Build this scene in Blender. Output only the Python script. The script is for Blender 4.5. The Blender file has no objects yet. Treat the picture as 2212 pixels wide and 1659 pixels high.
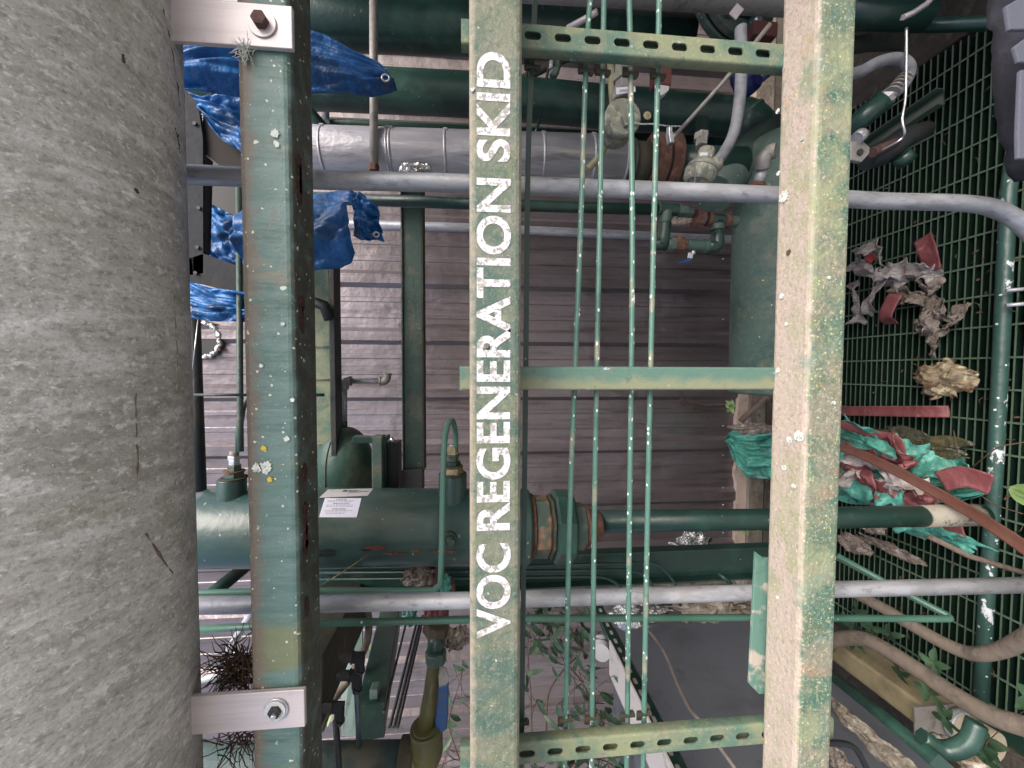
import bpy, bmesh, math, random
from mathutils import Vector, Matrix, noise
random.seed(7)
SC = bpy.context.scene
COL = SC.collection
R = math.radians
PI = math.pi
# ---------------------------------------------------------------- camera
CAMZ = 1.72
F = 800.0                     # focal length for a picture 2212 wide
YAW, PITCH = R(2.07), R(4.7)
CAM = Vector((0, 0, CAMZ))
FW = Vector((-math.sin(YAW)*math.cos(PITCH), math.cos(YAW)*math.cos(PITCH), -math.sin(PITCH)))
RT = Vector((math.cos(YAW), math.sin(YAW), 0))        # world right
UPV = RT.cross(FW)
# the phone was held turned a quarter: picture right = down, picture up = right
CX = -UPV
CY = RT
cam = bpy.data.cameras.new('camera'); camo = bpy.data.objects.new('camera', cam); COL.objects.link(camo)
m = Matrix((CX, CY, -FW)).transposed().to_4x4(); m.translation = CAM
camo.matrix_world = m
cam.sensor_fit = 'HORIZONTAL'; cam.sensor_width = 36; cam.lens = F/2212*36
cam.clip_start = 0.02; cam.clip_end = 300
SC.camera = camo
SC.render.resolution_x = 1024; SC.render.resolution_y = 768
# ---------------------------------------------------------------- light
w = bpy.data.worlds.new('World'); SC.world = w; w.use_nodes = True
nt = w.node_tree; nt.nodes.clear()
wo = nt.nodes.new('ShaderNodeOutputWorld'); bg = nt.nodes.new('ShaderNodeBackground'); sk = nt.nodes.new('ShaderNodeTexSky')
SUN_EL, SUN_AZ = R(46), R(140)       # azimuth clockwise from +Y: from the right and behind the camera
sk.sky_type = 'NISHITA'; sk.sun_disc = False; sk.sun_elevation = SUN_EL; sk.sun_rotation = SUN_AZ
sk.air_density = 1.0; sk.dust_density = 5.0; sk.ozone_density = 1.0
bg.inputs[1].default_value = 0.15
nt.links.new(sk.outputs[0], bg.inputs[0]); nt.links.new(bg.outputs[0], wo.inputs[0])
sl = bpy.data.lights.new('sun', 'SUN'); sl.energy = 1.5; sl.angle = R(40); sl.color = (1, .985, .965)
so = bpy.data.objects.new('sun', sl); COL.objects.link(so)
sd = Vector((math.sin(SUN_AZ)*math.cos(SUN_EL), math.cos(SUN_AZ)*math.cos(SUN_EL), math.sin(SUN_EL)))
so.location = sd*20; so.rotation_euler = sd.to_track_quat('Z', 'Y').to_euler()
SC.view_settings.view_transform = 'Standard'; SC.view_settings.look = 'None'
SC.view_settings.exposure = 0.97; SC.view_settings.gamma = 1

# ---------------------------------------------------------------- rays
def ray(u, v):
    return FW + CX*((u-1106)/F) + CY*((829.5-v)/F)
def P(u, v, Y):
    d = ray(u, v); return CAM + d*(Y/d.y)
def G(u, v, z=0.1):
    d = ray(u, v); return CAM + d*((z-CAMZ)/d.z)
def XP(u, v, x):
    d = ray(u, v); return CAM + d*(x/d.x)
def S(p):                     # metres per picture unit at a point
    return (p-CAM).dot(FW)/F
# ---------------------------------------------------------------- materials
def lin(c):
    if c[1] > c[0] and c[1] >= c[2]*.95:      # the paint here is a faded, greyish green
        l_ = .3*c[0]+.6*c[1]+.1*c[2]; c = tuple(x+(l_-x)*.17 for x in c)
    return tuple(((x/255)/12.92 if x/255 <= .04045 else ((x/255+.055)/1.055)**2.4) for x in c) + (1,)
MATS = {}
def M(name, base, rough=.6, metal=0, layers=(), bump=None, bump2=None, spec=.5, transl=None):
    """layers: (kind, colour, scale, lo, hi, stretch, amount)  kind n=noise, v=voronoi spots, a=axis ramp"""
    if name in MATS: return MATS[name]
    mt = bpy.data.materials.new(name); mt.use_nodes = True; MATS[name] = mt
    n = mt.node_tree; L = n.links.new; b = n.nodes['Principled BSDF']
    geo = n.nodes.new('ShaderNodeNewGeometry')
    def mapped(st):
        mp = n.nodes.new('ShaderNodeMapping'); mp.inputs['Scale'].default_value = st
        L(geo.outputs['Position'], mp.inputs[0]); return mp.outputs[0]
    def ramp(src, lo, hi, amt=1):
        mr = n.nodes.new('ShaderNodeMapRange'); mr.inputs[1].default_value = lo; mr.inputs[2].default_value = hi
        mr.inputs[3].default_value = 0; mr.inputs[4].default_value = amt; mr.clamp = True
        L(src, mr.inputs[0]); return mr.outputs[0]
    rgb = n.nodes.new('ShaderNodeRGB'); rgb.outputs[0].default_value = lin(base); cur = rgb.outputs[0]
    k = 0
    for ly in layers:
        kind, col, sc, lo, hi, st, amt = ly[:7]; k += 1
        if kind == 'n':
            t = n.nodes.new('ShaderNodeTexNoise'); t.inputs['Scale'].default_value = sc; t.inputs['Detail'].default_value = 6
            t.inputs['Roughness'].default_value = .62
            t.noise_dimensions = '4D'; t.inputs['W'].default_value = k*3.7
            L(mapped(st), t.inputs['Vector']); f = ramp(t.outputs[0], lo, hi, amt)
        elif kind == 'v':      # irregular spots: lo = spot size in cell, hi = share of cells with a spot
            t = n.nodes.new('ShaderNodeTexVoronoi'); t.inputs['Scale'].default_value = sc
            nz = n.nodes.new('ShaderNodeTexNoise'); nz.inputs['Scale'].default_value = sc*3; nz.inputs['Detail'].default_value = 3
            mp = mapped(st); L(mp, nz.inputs['Vector'])
            ad = n.nodes.new('ShaderNodeVectorMath'); ad.operation = 'MULTIPLY_ADD'
            L(nz.outputs['Color'], ad.inputs[0]); ad.inputs[1].default_value = (.5/sc,)*3; L(mp, ad.inputs[2])
            L(ad.outputs[0], t.inputs['Vector'])
            a = ramp(t.outputs['Distance'], lo, lo*.7, 1)
            sp = n.nodes.new('ShaderNodeSeparateColor'); L(t.outputs['Color'], sp.inputs[0])
            c = ramp(sp.outputs[0], 1-hi, 1-hi+.01, amt)
            mu = n.nodes.new('ShaderNodeMath'); mu.operation = 'MULTIPLY'; L(a, mu.inputs[0]); L(c, mu.inputs[1]); f = mu.outputs[0]
        else:                  # axis ramp, broken up by noise; st = axis, sc = noise scale
            dp = n.nodes.new('ShaderNodeVectorMath'); dp.operation = 'DOT_PRODUCT'; dp.inputs[1].default_value = st
            L(geo.outputs['Position'], dp.inputs[0])
            t = n.nodes.new('ShaderNodeTexNoise'); t.inputs['Scale'].default_value = sc; t.inputs['Detail'].default_value = 5
            L(geo.outputs['Position'], t.inputs['Vector'])
            mm = n.nodes.new('ShaderNodeMath'); mm.operation = 'MULTIPLY_ADD'; L(t.outputs[0], mm.inputs[0]); mm.inputs[1].default_value = (hi-lo)*2.2
            L(dp.outputs['Value'], mm.inputs[2])
            f = ramp(mm.outputs[0], lo+(hi-lo)*1.1, hi+(hi-lo)*1.1, amt)
        mx = n.nodes.new('ShaderNodeMix'); mx.data_type = 'RGBA'
        L(f, mx.inputs[0]); L(cur, mx.inputs[6]); mx.inputs[7].default_value = lin(col); cur = mx.outputs[2]
    L(cur, b.inputs['Base Color'])
    b.inputs['Roughness'].default_value = rough; b.inputs['Metallic'].default_value = metal
    b.inputs['Specular IOR Level'].default_value = spec
    last = None
    for bp in (bump, bump2):
        if bp:
            t = n.nodes.new('ShaderNodeTexNoise'); t.inputs['Scale'].default_value = bp[0]; t.inputs['Detail'].default_value = 5
            L(mapped(bp[2] if len(bp) > 2 else (1, 1, 1)), t.inputs['Vector'])
            bn = n.nodes.new('ShaderNodeBump'); bn.inputs['Strength'].default_value = bp[1]; bn.inputs['Distance'].default_value = .5/bp[0]
            L(t.outputs[0], bn.inputs['Height'])
            if last: L(last, bn.inputs['Normal'])
            last = bn.outputs[0]
    if last: L(last, b.inputs['Normal'])
    return mt
O1 = (1, 1, 1)
GREEN = (27, 57, 50)
moss = (122, 126, 52); mossd = (78, 92, 48); pink = (188, 160, 140); mud = (128, 112, 88); lich = (196, 204, 186); GZ = .10
m_beamA = M('weathered_green_paint', (72, 106, 100), .5, 0, [
    ('n', (98, 126, 122), 14, .44, .62, (3.6, 1, .4), .8), ('n', (54, 86, 78), 9, .55, .62, (3, 1, .3), .8), ('n', (96, 122, 118), 110, .5, .66, (3, 1, .2), .5),
    ('n', (112, 118, 76), 6, .59, .67, (1.4, 1, .3), .8), ('n', (116, 108, 96), 12, .56, .64, (1.8, 1, .6), .75), ('a', (106, 92, 80), 50, 2.028, 2.044, (0, 0, 1), .85),
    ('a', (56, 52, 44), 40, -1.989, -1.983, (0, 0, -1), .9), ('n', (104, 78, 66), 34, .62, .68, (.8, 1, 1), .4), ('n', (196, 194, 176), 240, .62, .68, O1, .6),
    ('v', (206, 204, 184), 150, .3, .10, O1, .9), ('v', lich, 50, .2, .06, O1, .9)], (70, .3), (320, .25))
m_beamT = M('mossy_green_paint', (70, 96, 86), .75, 0, [
    ('n', (112, 116, 90), 9, .42, .56, (1.5, 1, 1), .75), ('n', (120, 120, 108), 12, .50, .62, (1.3, 1, 1), .7), ('n', (58, 92, 80), 17, .55, .66, (1.5, 1, 1), .65),
    ('n', (140, 140, 118), 130, .53, .64, O1, .5), ('n', (74, 88, 70), 110, .53, .63, O1, .55),
    ('a', (158, 144, 130), 60, 1.727, 1.738, (0, 0, 1), .75), ('a', (146, 126, 112), 50, -1.667, -1.660, (0, 0, -1), .5), ('n', (194, 190, 168), 240, .60, .68, O1, .6), ('n', (204, 206, 190), 90, .66, .70, O1, .8)], (120, .5), (400, .3))
m_beamL = M('moss_and_rust_stained_green_paint', (50, 100, 84), .8, 0, [('n', (114, 122, 100), 8, .42, .58, (1.5, 1, 1), .75), ('n', (134, 126, 112), 8, .50, .58, (1.5, 1, 1), .8), ('n', (96, 104, 78), 26, .5, .62, O1, .5),
    ('n', (172, 174, 134), 150, .54, .62, O1, .65), ('n', (74, 106, 94), 14, .55, .66, O1, .6), ('n', (78, 84, 60), 150, .54, .62, O1, .55),
    ('a', (178, 162, 152), 34, 1.1855, 1.1895, (0, 0, 1), .85), ('n', (170, 118, 84), 10, .60, .70, (2, 3, 1), .55),
    ('n', (138, 146, 106), 12, .49, .62, (1, 2, 1), .75), ('n', (98, 128, 116), 13, .56, .66, (1, 1, 1), .55), ('n', (132, 122, 102), 170, .54, .62, O1, .55),
    ('n', (208, 202, 180), 240, .58, .67, O1, .55), ('n', (212, 212, 202), 80, .66, .70, O1, .85), ('v', (206, 200, 130), 190, .3, .08, O1, .8)], (120, .5), (400, .35))
m_gusset = M('gusset_green_paint', (84, 124, 110), .6, 0, [('n', (184, 168, 156), 18, .54, .6, O1, .75), ('n', (60, 112, 92), 26, .55, .62, O1, .7)], (120, .3))
m_strut = M('strut_green_paint_with_algae', (78, 110, 94), .6, 0, [
    ('n', (132, 136, 98), 14, .43, .56, (1, 1, .7), .8), ('n', (120, 120, 100), 24, .52, .62, O1, .7), ('n', (74, 110, 96), 30, .54, .62, O1, .8),
    ('n', (180, 184, 204), 26, .66, .69, O1, .9), ('n', (172, 168, 128), 220, .58, .66, O1, .5)], (160, .3))
m_strut2 = M('strut_green_paint_flaking', (80, 116, 102), .5, 0, [
    ('a', (132, 132, 104), 30, .008, .022, (-1, 0, 0), .8), ('n', (116, 116, 100), 50, .56, .66, O1, .6), ('n', (176, 182, 204), 40, .635, .655, (1, 1, .6), 1), ('n', (62, 92, 80), 40, .60, .64, O1, .5)], (120, .25))
m_tube = M('chipped_green_tubing_paint', (74, 118, 104), .4, 0, [
    ('n', (50, 88, 78), 6, .52, .60, O1, .8), ('n', (138, 134, 116), 12, .55, .61, O1, .8), ('v', (218, 220, 216), 190, .42, .13, (.6, 1, 1), 1), ('n', (210, 212, 208), 44, .645, .66, (.7, 1, 1), 1)], (150, .2))
m_green = M('dark_green_paint', GREEN, .34, 0, [('n', (52, 96, 82), 6, .5, .66, O1, .6), ('n', (26, 58, 50), 12, .55, .68, O1, .6), ('n', (92, 98, 82), 18, .6, .7, O1, .4), ('v', (150, 160, 140), 80, .16, .06, O1, .8)], (60, .12))
m_greenm = M('dirty_green_paint', (56, 82, 74), .5, 0, [('n', (100, 104, 88), 12, .5, .64, O1, .75), ('n', (98, 90, 78), 20, .55, .66, O1, .6), ('n', (36, 64, 56), 14, .55, .66, O1, .7), ('v', lich, 80, .2, .05, O1, .9)], (80, .3))
m_tankm = M('mossy_tank_paint', (70, 96, 86), .65, 0, [('n', (48, 80, 70), 7, .48, .62, O1, .8), ('n', (122, 118, 108), 9, .52, .64, O1, .7), ('n', (112, 116, 84), 14, .54, .66, O1, .6), ('n', (96, 110, 98), 60, .54, .64, O1, .5), ('n', (126, 122, 112), 160, .58, .64, O1, .4), ('v', (215, 215, 205), 60, .16, .05, O1, .9)], (60, .4))
m_darkst = M('dark_steel', (38, 41, 44), .5, .1, [('n', (74, 66, 56), 8, .5, .68, O1, .6)], (60, .2))
m_brownst = M('mud_stained_steel', (66, 60, 48), .8, .0, [('n', (44, 52, 44), 6, .45, .6, (1, .5, 1), .8), ('n', (96, 88, 66), 14, .55, .68, O1, .7)], (40, .3))
m_galv = M('galvanised_conduit', (152, 153, 158), .42, .3, [('n', (178, 180, 188), 40, .45, .58, (1, 1, .3), .75), ('n', (112, 108, 108), 90, .57, .66, (1, 1, .4), .6), ('n', (140, 134, 128), 14, .56, .70, O1, .4)], (160, .2))
m_galvd = M('dull_galvanised', (140, 136, 132), .6, .3, [('n', (96, 92, 88), 30, .5, .64, O1, .7)], (120, .3))
m_alu = M('aluminium_cladding', (188, 187, 192), .36, .3, [('n', (146, 144, 154), 9, .42, .58, (1, 1, .12), .8), ('n', (214, 206, 202), 22, .55, .62, (1, 1, .06), .8), ('n', (112, 106, 102), 34, .58, .66, (1, 1, .12), .7)], (9, .35, (1, 1, .3)), (60, .1))
m_ss = M('brushed_stainless_plate', (184, 174, 174), .4, .25, [('n', (200, 190, 192), 12, .4, .6, (1, 1, .1), .7), ('n', (164, 142, 134), 30, .6, .68, O1, .5), ('n', (176, 170, 172), 120, .5, .6, (1, 1, .05), .5)], (120, .1, (1, 1, .1)))
m_zinc = M('zinc_bright', (206, 206, 210), .3, .85, [('n', (150, 146, 140), 60, .5, .65, O1, .6)])
m_rust = M('rust', (98, 66, 54), .9, 0, [('n', (70, 44, 38), 40, .45, .6, O1, .8), ('n', (132, 96, 76), 60, .53, .64, O1, .6), ('n', (74, 84, 72), 20, .55, .65, O1, .7)], (90, .5))
m_rustb = M('dark_rusted_bolt', (84, 62, 60), .85, .2, [('n', (60, 40, 40), 60, .5, .6, O1, .7)], (120, .4))
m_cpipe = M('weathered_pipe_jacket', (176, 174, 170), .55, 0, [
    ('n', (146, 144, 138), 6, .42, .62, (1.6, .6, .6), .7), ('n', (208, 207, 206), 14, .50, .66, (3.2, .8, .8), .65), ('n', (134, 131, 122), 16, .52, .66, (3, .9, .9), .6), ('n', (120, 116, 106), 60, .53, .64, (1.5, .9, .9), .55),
    ('n', (218, 216, 214), 90, .55, .64, (1.3, 1, 1), .6), ('n', (118, 113, 102), 170, .53, .62, (1.2, 1, 1), .5), ('a', (226, 224, 224), 150, 2.40, 2.47, (0, 0, 1), .65), ('n', (130, 130, 104), 9, .58, .68, O1, .55), ('n', (226, 226, 216), 240, .59, .66, O1, .6), ('n', (96, 66, 54), 7, .70, .725, (1, 3, 3), .7), ('n', (140, 146, 108), 24, .62, .70, O1, .55)], (60, .4, (2, .8, .8)), (260, .5))  # axis layer paints sky brightness on the upper side, together with lichen crust
m_wall = M('mauve_metal_siding', (106, 97, 99), .31, .5, [('n', (122, 113, 118), 5, .45, .62, (2.4, 1, .2), .7), ('n', (74, 65, 63), 12, .53, .66, (2.4, 1, .2), .7), ('n', (82, 73, 69), 40, .56, .68, (1, 1, .6), .5), ('v', (60, 50, 46), 22, .12, .12, O1, .6), ('v', (150, 140, 142), 30, .1, .1, O1, .6)], (7, .15), (40, .05), spec=1)
m_trim = M('beige_trim', (176, 158, 146), .6, 0, [('n', (130, 112, 100), 12, .5, .65, O1, .7)], (40, .2))
m_blue = M('blue_tarpaulin', (20, 84, 146), .42, 0, [('n', (36, 112, 178), 11, .5, .58, (1, 1, 2), .8), ('n', (22, 58, 98), 8, .52, .60, (2, 1, 1), .8), ('n', (92, 96, 96), 16, .6, .70, (1, 1, 2), .4), ('n', (60, 140, 204), 60, .56, .66, O1, .4)], (22, .5), (500, .3))
m_teal = M('teal_tarpaulin', (70, 160, 142), .5, 0, [('n', (34, 106, 92), 12, .5, .58, O1, .8), ('n', (150, 196, 182), 11, .56, .66, O1, .7), ('n', (118, 112, 96), 18, .58, .66, O1, .6)], (22, .8))
m_maroon = M('maroon_plastic_strip', (112, 62, 64), .5, 0, [('n', (96, 44, 50), 8, .5, .62, O1, .7), ('n', (166, 120, 118), 20, .6, .7, O1, .6)], (18, .4))
m_brown = M('brown_plastic_strip', (92, 60, 50), .5, 0, [('n', (88, 50, 40), 8, .5, .62, (4, .4, .4), .7)], (30, .2))
m_foil = M('crumpled_foil', (196, 196, 198), .26, .85, [('n', (120, 112, 104), 16, .5, .62, O1, .7)], (26, 1.0), (80, .7))
m_rag = M('dirty_rag', (128, 118, 110), .8, 0, [('n', (84, 74, 66), 16, .45, .6, O1, .8), ('n', (176, 170, 166), 24, .55, .65, O1, .7), ('n', (150, 116, 96), 12, .6, .66, O1, .5)], (30, .9), (120, .5))
m_paper = M('dirty_foil_faced_paper', (138, 130, 118), .55, .15, [('n', (112, 98, 80), 12, .48, .62, O1, .8), ('n', (196, 190, 178), 22, .55, .65, O1, .7)], (26, .9), (90, .5))
m_leafdry = M('dry_leaf', (136, 122, 100), .6, 0, [('n', (92, 66, 44), 22, .5, .6, O1, .8), ('n', (212, 202, 160), 40, .55, .62, O1, .7)], (60, .6))
m_leaf = M('leaf_green', (44, 76, 50), .5, 0, [('n', (72, 106, 72), 14, .47, .6, O1, .8), ('n', (42, 78, 46), 20, .55, .65, O1, .7)])
m_leafl = M('leaf_bright', (98, 128, 66), .5, 0, [('n', (140, 160, 112), 30, .5, .6, O1, .7)])
m_twig = M('twig', (84, 66, 54), .9, 0, [('n', (54, 42, 36), 50, .5, .6, O1, .7)])
m_board = M('stained_white_board', (212, 206, 202), .55, 0, [('n', (160, 150, 140), 40, .58, .64, (1, .4, 1), .8), ('n', (190, 140, 110), 12, .66, .7, O1, .8)])
m_cab = M('grey_cabinet_paint', (100, 104, 112), .5, 0, [('n', (78, 78, 82), 5, .5, .65, O1, .7), ('n', (64, 60, 60), 10, .6, .7, O1, .5)], (200, .1))
m_cable = M('grey_cable', (108, 100, 96), .6, 0, [('n', (78, 72, 68), 30, .5, .65, O1, .6)])
m_hose = M('grey_flexible_hose', (118, 120, 126), .7, 0, [('n', (92, 92, 96), 30, .5, .62, O1, .7)], (150, .3))
m_hoseb = M('dirty_hose', (112, 102, 92), .8, 0, [('n', (78, 70, 62), 20, .5, .62, O1, .7), ('n', (166, 138, 88), 6, .6, .7, O1, .6)], (60, .4))
m_cast = M('cast_housing', (142, 142, 128), .8, .1, [('n', (98, 98, 92), 50, .5, .58, O1, .8), ('n', (178, 180, 162), 70, .55, .62, O1, .8)], (120, .5))
m_tag = M('tag_white', (214, 214, 228), .5)
m_tag2 = M('sticker_worn_white', (186, 184, 184), .5, 0, [('n', (150, 148, 148), 30, .5, .7, O1, .5)])
m_ink = M('printed_ink', (86, 82, 96), .7)
m_letter = M('stencilled_white_paint', (206, 202, 210), .7, 0, [('n', (118, 120, 104), 130, .51, .56, O1, .8), ('n', (104, 114, 92), 60, .62, .66, O1, .8), ('n', (190, 182, 176), 30, .52, .66, O1, .6)], (200, .4))
m_bounce = M('pale_bounce_slab', (154, 154, 154), .9, 0, [('n', (142, 142, 140), 2, .45, .6, O1, .7)], (20, .4))
m_concrete = M('concrete', (122, 116, 106), .95, 0, [('n', (92, 84, 74), 6, .45, .6, O1, .8), ('n', (74, 66, 58), 25, .55, .66, O1, .7)], (40, .6))
m_ground = M('dirty_ground', (72, 66, 58), .95, 0, [('n', (52, 48, 42), 4, .45, .6, O1, .8), ('n', (98, 88, 76), 20, .55, .66, O1, .7)], (30, .8))
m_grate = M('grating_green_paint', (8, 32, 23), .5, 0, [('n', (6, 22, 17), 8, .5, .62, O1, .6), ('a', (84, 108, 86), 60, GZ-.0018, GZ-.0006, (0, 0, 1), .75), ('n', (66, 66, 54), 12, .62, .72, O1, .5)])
m_rail = M('white_and_green_chipped_paint', (44, 76, 68), .35, 0, [('n', (196, 198, 202), 16, .575, .59, (.6, 1, 1), 1), ('a', (206, 208, 212), 40, .1405, .1425, (0, -.2, 1), .0), ('a', (206, 208, 212), 34, .1455, .1465, (0, 0, 1), .0), ('n', (46, 80, 72), 7, .48, .50, O1, .95), ('n', (44, 84, 74), 70, .58, .60, O1, 1), ('v', (214, 214, 214), 80, .3, .08, O1, 1)], (40, .2))
m_rubber = M('black_rubber', (24, 25, 28), .6)
m_cloth = M('black_fabric', (36, 36, 44), .95, 0, [('n', (52, 52, 62), 20, .5, .65, O1, .7)], (90, .4), (500, .5))
m_web = M('grey_fabric', (88, 90, 102), .95, 0, [('n', (88, 90, 102), 40, .5, .62, O1, .6)], (400, .6))
m_handle = M('blue_vinyl_handle', (22, 62, 110), .4, 0, [('n', (70, 62, 44), 30, .5, .6, O1, .7)])
m_navy = M('navy_paint', (20, 26, 70), .4, 0, [('n', (36, 44, 120), 10, .5, .62, O1, .6)])
m_tan = M('tan_duct', (146, 136, 108), .6, 0, [('n', (108, 98, 80), 7, .5, .64, O1, .7)], (30, .3))
m_olive = M('olive_stained_pipe', (86, 82, 44), .5, 0, [('n', (54, 58, 36), 8, .45, .6, O1, .8), ('n', (118, 94, 58), 12, .58, .7, O1, .6)], (60, .2))
m_redb = M('faded_red_metal', (88, 50, 46), .7, 0, [('n', (92, 48, 44), 30, .5, .6, O1, .7)])
m_strk = M('rust_streak_brown', (98, 76, 66), .9, 0, [('n', (126, 112, 100), 90, .5, .62, O1, .8)])
m_mud = M('dried_moss_line', (122, 118, 80), .95)
m_wood = M('weathered_wood', (112, 98, 88), .9, 0, [('n', (80, 68, 60), 20, .5, .62, (1, 1, 3), .7)], (60, .5))
m_window = M('pale_glazed_panel', (198, 214, 176), .4)
m_lichen = M('lichen', (200, 206, 198), .95, 0, [('n', (132, 142, 124), 220, .52, .6, O1, .8)], (260, 1.0))
m_lichy = M('yellow_lichen', (206, 178, 70), .95, 0, [('n', (160, 140, 60), 200, .5, .6, O1, .8)], (260, 1.0))
m_brass = M('brass_fitting', (176, 164, 130), .4, .5, [('n', (120, 108, 84), 60, .5, .6, O1, .7)])

# ---------------------------------------------------------------- mesh building
class Geo:
    def __init__(s): s.v = []; s.f = []; s.sm = []
    def add(s, vs, fs, smooth=True):
        o = len(s.v); s.v += [Vector(p) for p in vs]
        for f in fs: s.f.append([i+o for i in f]); s.sm.append(smooth)
        return s
    def obox(s, c, ax, hs):
        c = Vector(c); A = [Vector(a)*h for a, h in zip(ax, hs)]
        vs = [c+A[0]*i+A[1]*j+A[2]*k for i in (-1, 1) for j in (-1, 1) for k in (-1, 1)]
        return s.add(vs, [(0, 1, 3, 2), (4, 6, 7, 5), (0, 4, 5, 1), (2, 3, 7, 6), (0, 2, 6, 4), (1, 5, 7, 3)], False)
    def box(s, a, b):
        a = Vector(a); b = Vector(b); h = (b-a)/2
        return s.obox((a+b)/2, ((1, 0, 0), (0, 1, 0), (0, 0, 1)), (abs(h.x), abs(h.y), abs(h.z)))
    def prism(s, poly, off, smooth=False):
        n = len(poly); off = Vector(off)
        vs = [Vector(p) for p in poly]+[Vector(p)+off for p in poly]
        fs = [tuple(range(n))[::-1], tuple(range(n, 2*n))]+[(i, (i+1) % n, n+(i+1) % n, n+i) for i in range(n)]
        return s.add(vs, fs, smooth)
    def tube(s, pts, r, seg=16, caps=True, phase=0, flat=False):
        pts = [Vector(p) for p in pts]; n = len(pts)
        rs = r if isinstance(r, (list, tuple)) else [r]*n
        T = []
        for i in range(n):
            a = pts[max(i-1, 0)]; b = pts[min(i+1, n-1)]
            t = (b-a)
            if i > 0 and i < n-1:
                d1 = (pts[i]-pts[i-1]); d2 = (pts[i+1]-pts[i])
                if d1.length > 1e-7 and d2.length > 1e-7: t = d1.normalized()+d2.normalized()
            if t.length < 1e-9: t = T[-1].copy() if T else Vector((0, 0, 1))
            T.append(t.normalized())
        up = Vector((0, 0, 1)) if abs(T[0].z) < .9 else Vector((1, 0, 0))
        N = (up-T[0]*up.dot(T[0])).normalized(); vs = []
        for i in range(n):
            if i:
                N = (N-T[i]*N.dot(T[i]))
                N.normalize()
            B = T[i].cross(N)
            for k in range(seg):
                a = 2*PI*k/seg+phase
                vs.append(pts[i]+(N*math.cos(a)+B*math.sin(a))*rs[i])
        fs = [(i*seg+k, i*seg+(k+1) % seg, (i+1)*seg+(k+1) % seg, (i+1)*seg+k) for i in range(n-1) for k in range(seg)]
        s.add(vs, fs, not flat)
        if caps:
            s.add(vs[:seg], [tuple(range(seg))[::-1]], False); s.add(vs[-seg:], [tuple(range(seg))], False)
        return s
    def build(s, name, mat, parent=None, label=None, cat=None, group=None, kind=None, bevel=0, sub=0, solid=0, origin=None, auto=True):
        me = bpy.data.meshes.new(name)
        if parent is not None: og = parent.matrix_world.translation if parent.get('_w') is None else Vector(parent['_w'])
        elif origin is not None: og = Vector(origin)
        else:
            xs = [p.x for p in s.v]; ys = [p.y for p in s.v]; zs = [p.z for p in s.v]
            og = Vector(((min(xs)+max(xs))/2, (min(ys)+max(ys))/2, min(zs)))
        me.from_pydata([tuple(p-og) for p in s.v], [], s.f); me.polygons.foreach_set('use_smooth', s.sm)
        me.validate(); me.update()
        b = bmesh.new(); b.from_mesh(me); bmesh.ops.remove_doubles(b, verts=b.verts, dist=1e-6); bmesh.ops.recalc_face_normals(b, faces=b.faces); b.to_mesh(me); b.free()
        me.materials.append(mat)
        o = bpy.data.objects.new(name, me); COL.objects.link(o)
        if parent is not None:
            o.parent = parent; o['_w'] = tuple(og)
        else: o.location = og; o['_w'] = tuple(og)
        if label: o['label'] = label
        if cat: o['category'] = cat
        if group: o['group'] = group
        if kind: o['kind'] = kind
        if solid:
            q = o.modifiers.new('solid', 'SOLIDIFY'); q.thickness = solid; q.offset = 0
        if bevel:
            q = o.modifiers.new('bevel', 'BEVEL'); q.width = bevel; q.segments = 3; q.limit_method = 'ANGLE'; q.angle_limit = R(50); q.harden_normals = False
        if sub:
            q = o.modifiers.new('sub', 'SUBSURF'); q.levels = sub; q.render_levels = sub
        return o
def thing(name, label, cat, loc, group=None):
    o = bpy.data.objects.new(name, None); COL.objects.link(o); o.location = loc; o.empty_display_size = .05
    o['label'] = label; o['category'] = cat; o['_w'] = tuple(loc)
    if group: o['group'] = group
    return o
def fillet(pts, r, n=6):
    pts = [Vector(p) for p in pts]; out = [pts[0]]
    for i in range(1, len(pts)-1):
        a, b, c = pts[i-1], pts[i], pts[i+1]
        d1 = (a-b); d2 = (c-b); l = min(r, d1.length*.48, d2.length*.48)
        p = b+d1.normalized()*l; q = b+d2.normalized()*l
        for k in range(n+1):
            t = k/n; out.append(p*(1-t)**2+b*2*t*(1-t)+q*t*t)
    out.append(pts[-1]); return out
def smoothpts(pts, n=6):      # Catmull-Rom
    pts = [Vector(p) for p in pts]; q = [pts[0]*2-pts[1]]+pts+[pts[-1]*2-pts[-2]]; out = []
    for i in range(1, len(q)-2):
        p0, p1, p2, p3 = q[i-1:i+3]
        for k in range(n):
            t = k/n
            out.append(.5*((2*p1)+(p2-p0)*t+(2*p0-5*p1+4*p2-p3)*t*t+(3*p1-p0-3*p2+p3)*t**3))
    out.append(pts[-1]); return out
def px(pts): return [P(*p) for p in pts]
def resample(pts, n):
    pts = [Vector(p) for p in pts]; L = [0]
    for a, b in zip(pts, pts[1:]): L.append(L[-1]+(b-a).length)
    out = []
    for i in range(n):
        t = L[-1]*i/(n-1); j = 0
        while j < len(L)-2 and L[j+1] < t: j += 1
        d = L[j+1]-L[j]; k = 0 if d < 1e-9 else (t-L[j])/d
        out.append(pts[j].lerp(pts[j+1], min(max(k, 0), 1)))
    return out
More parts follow.
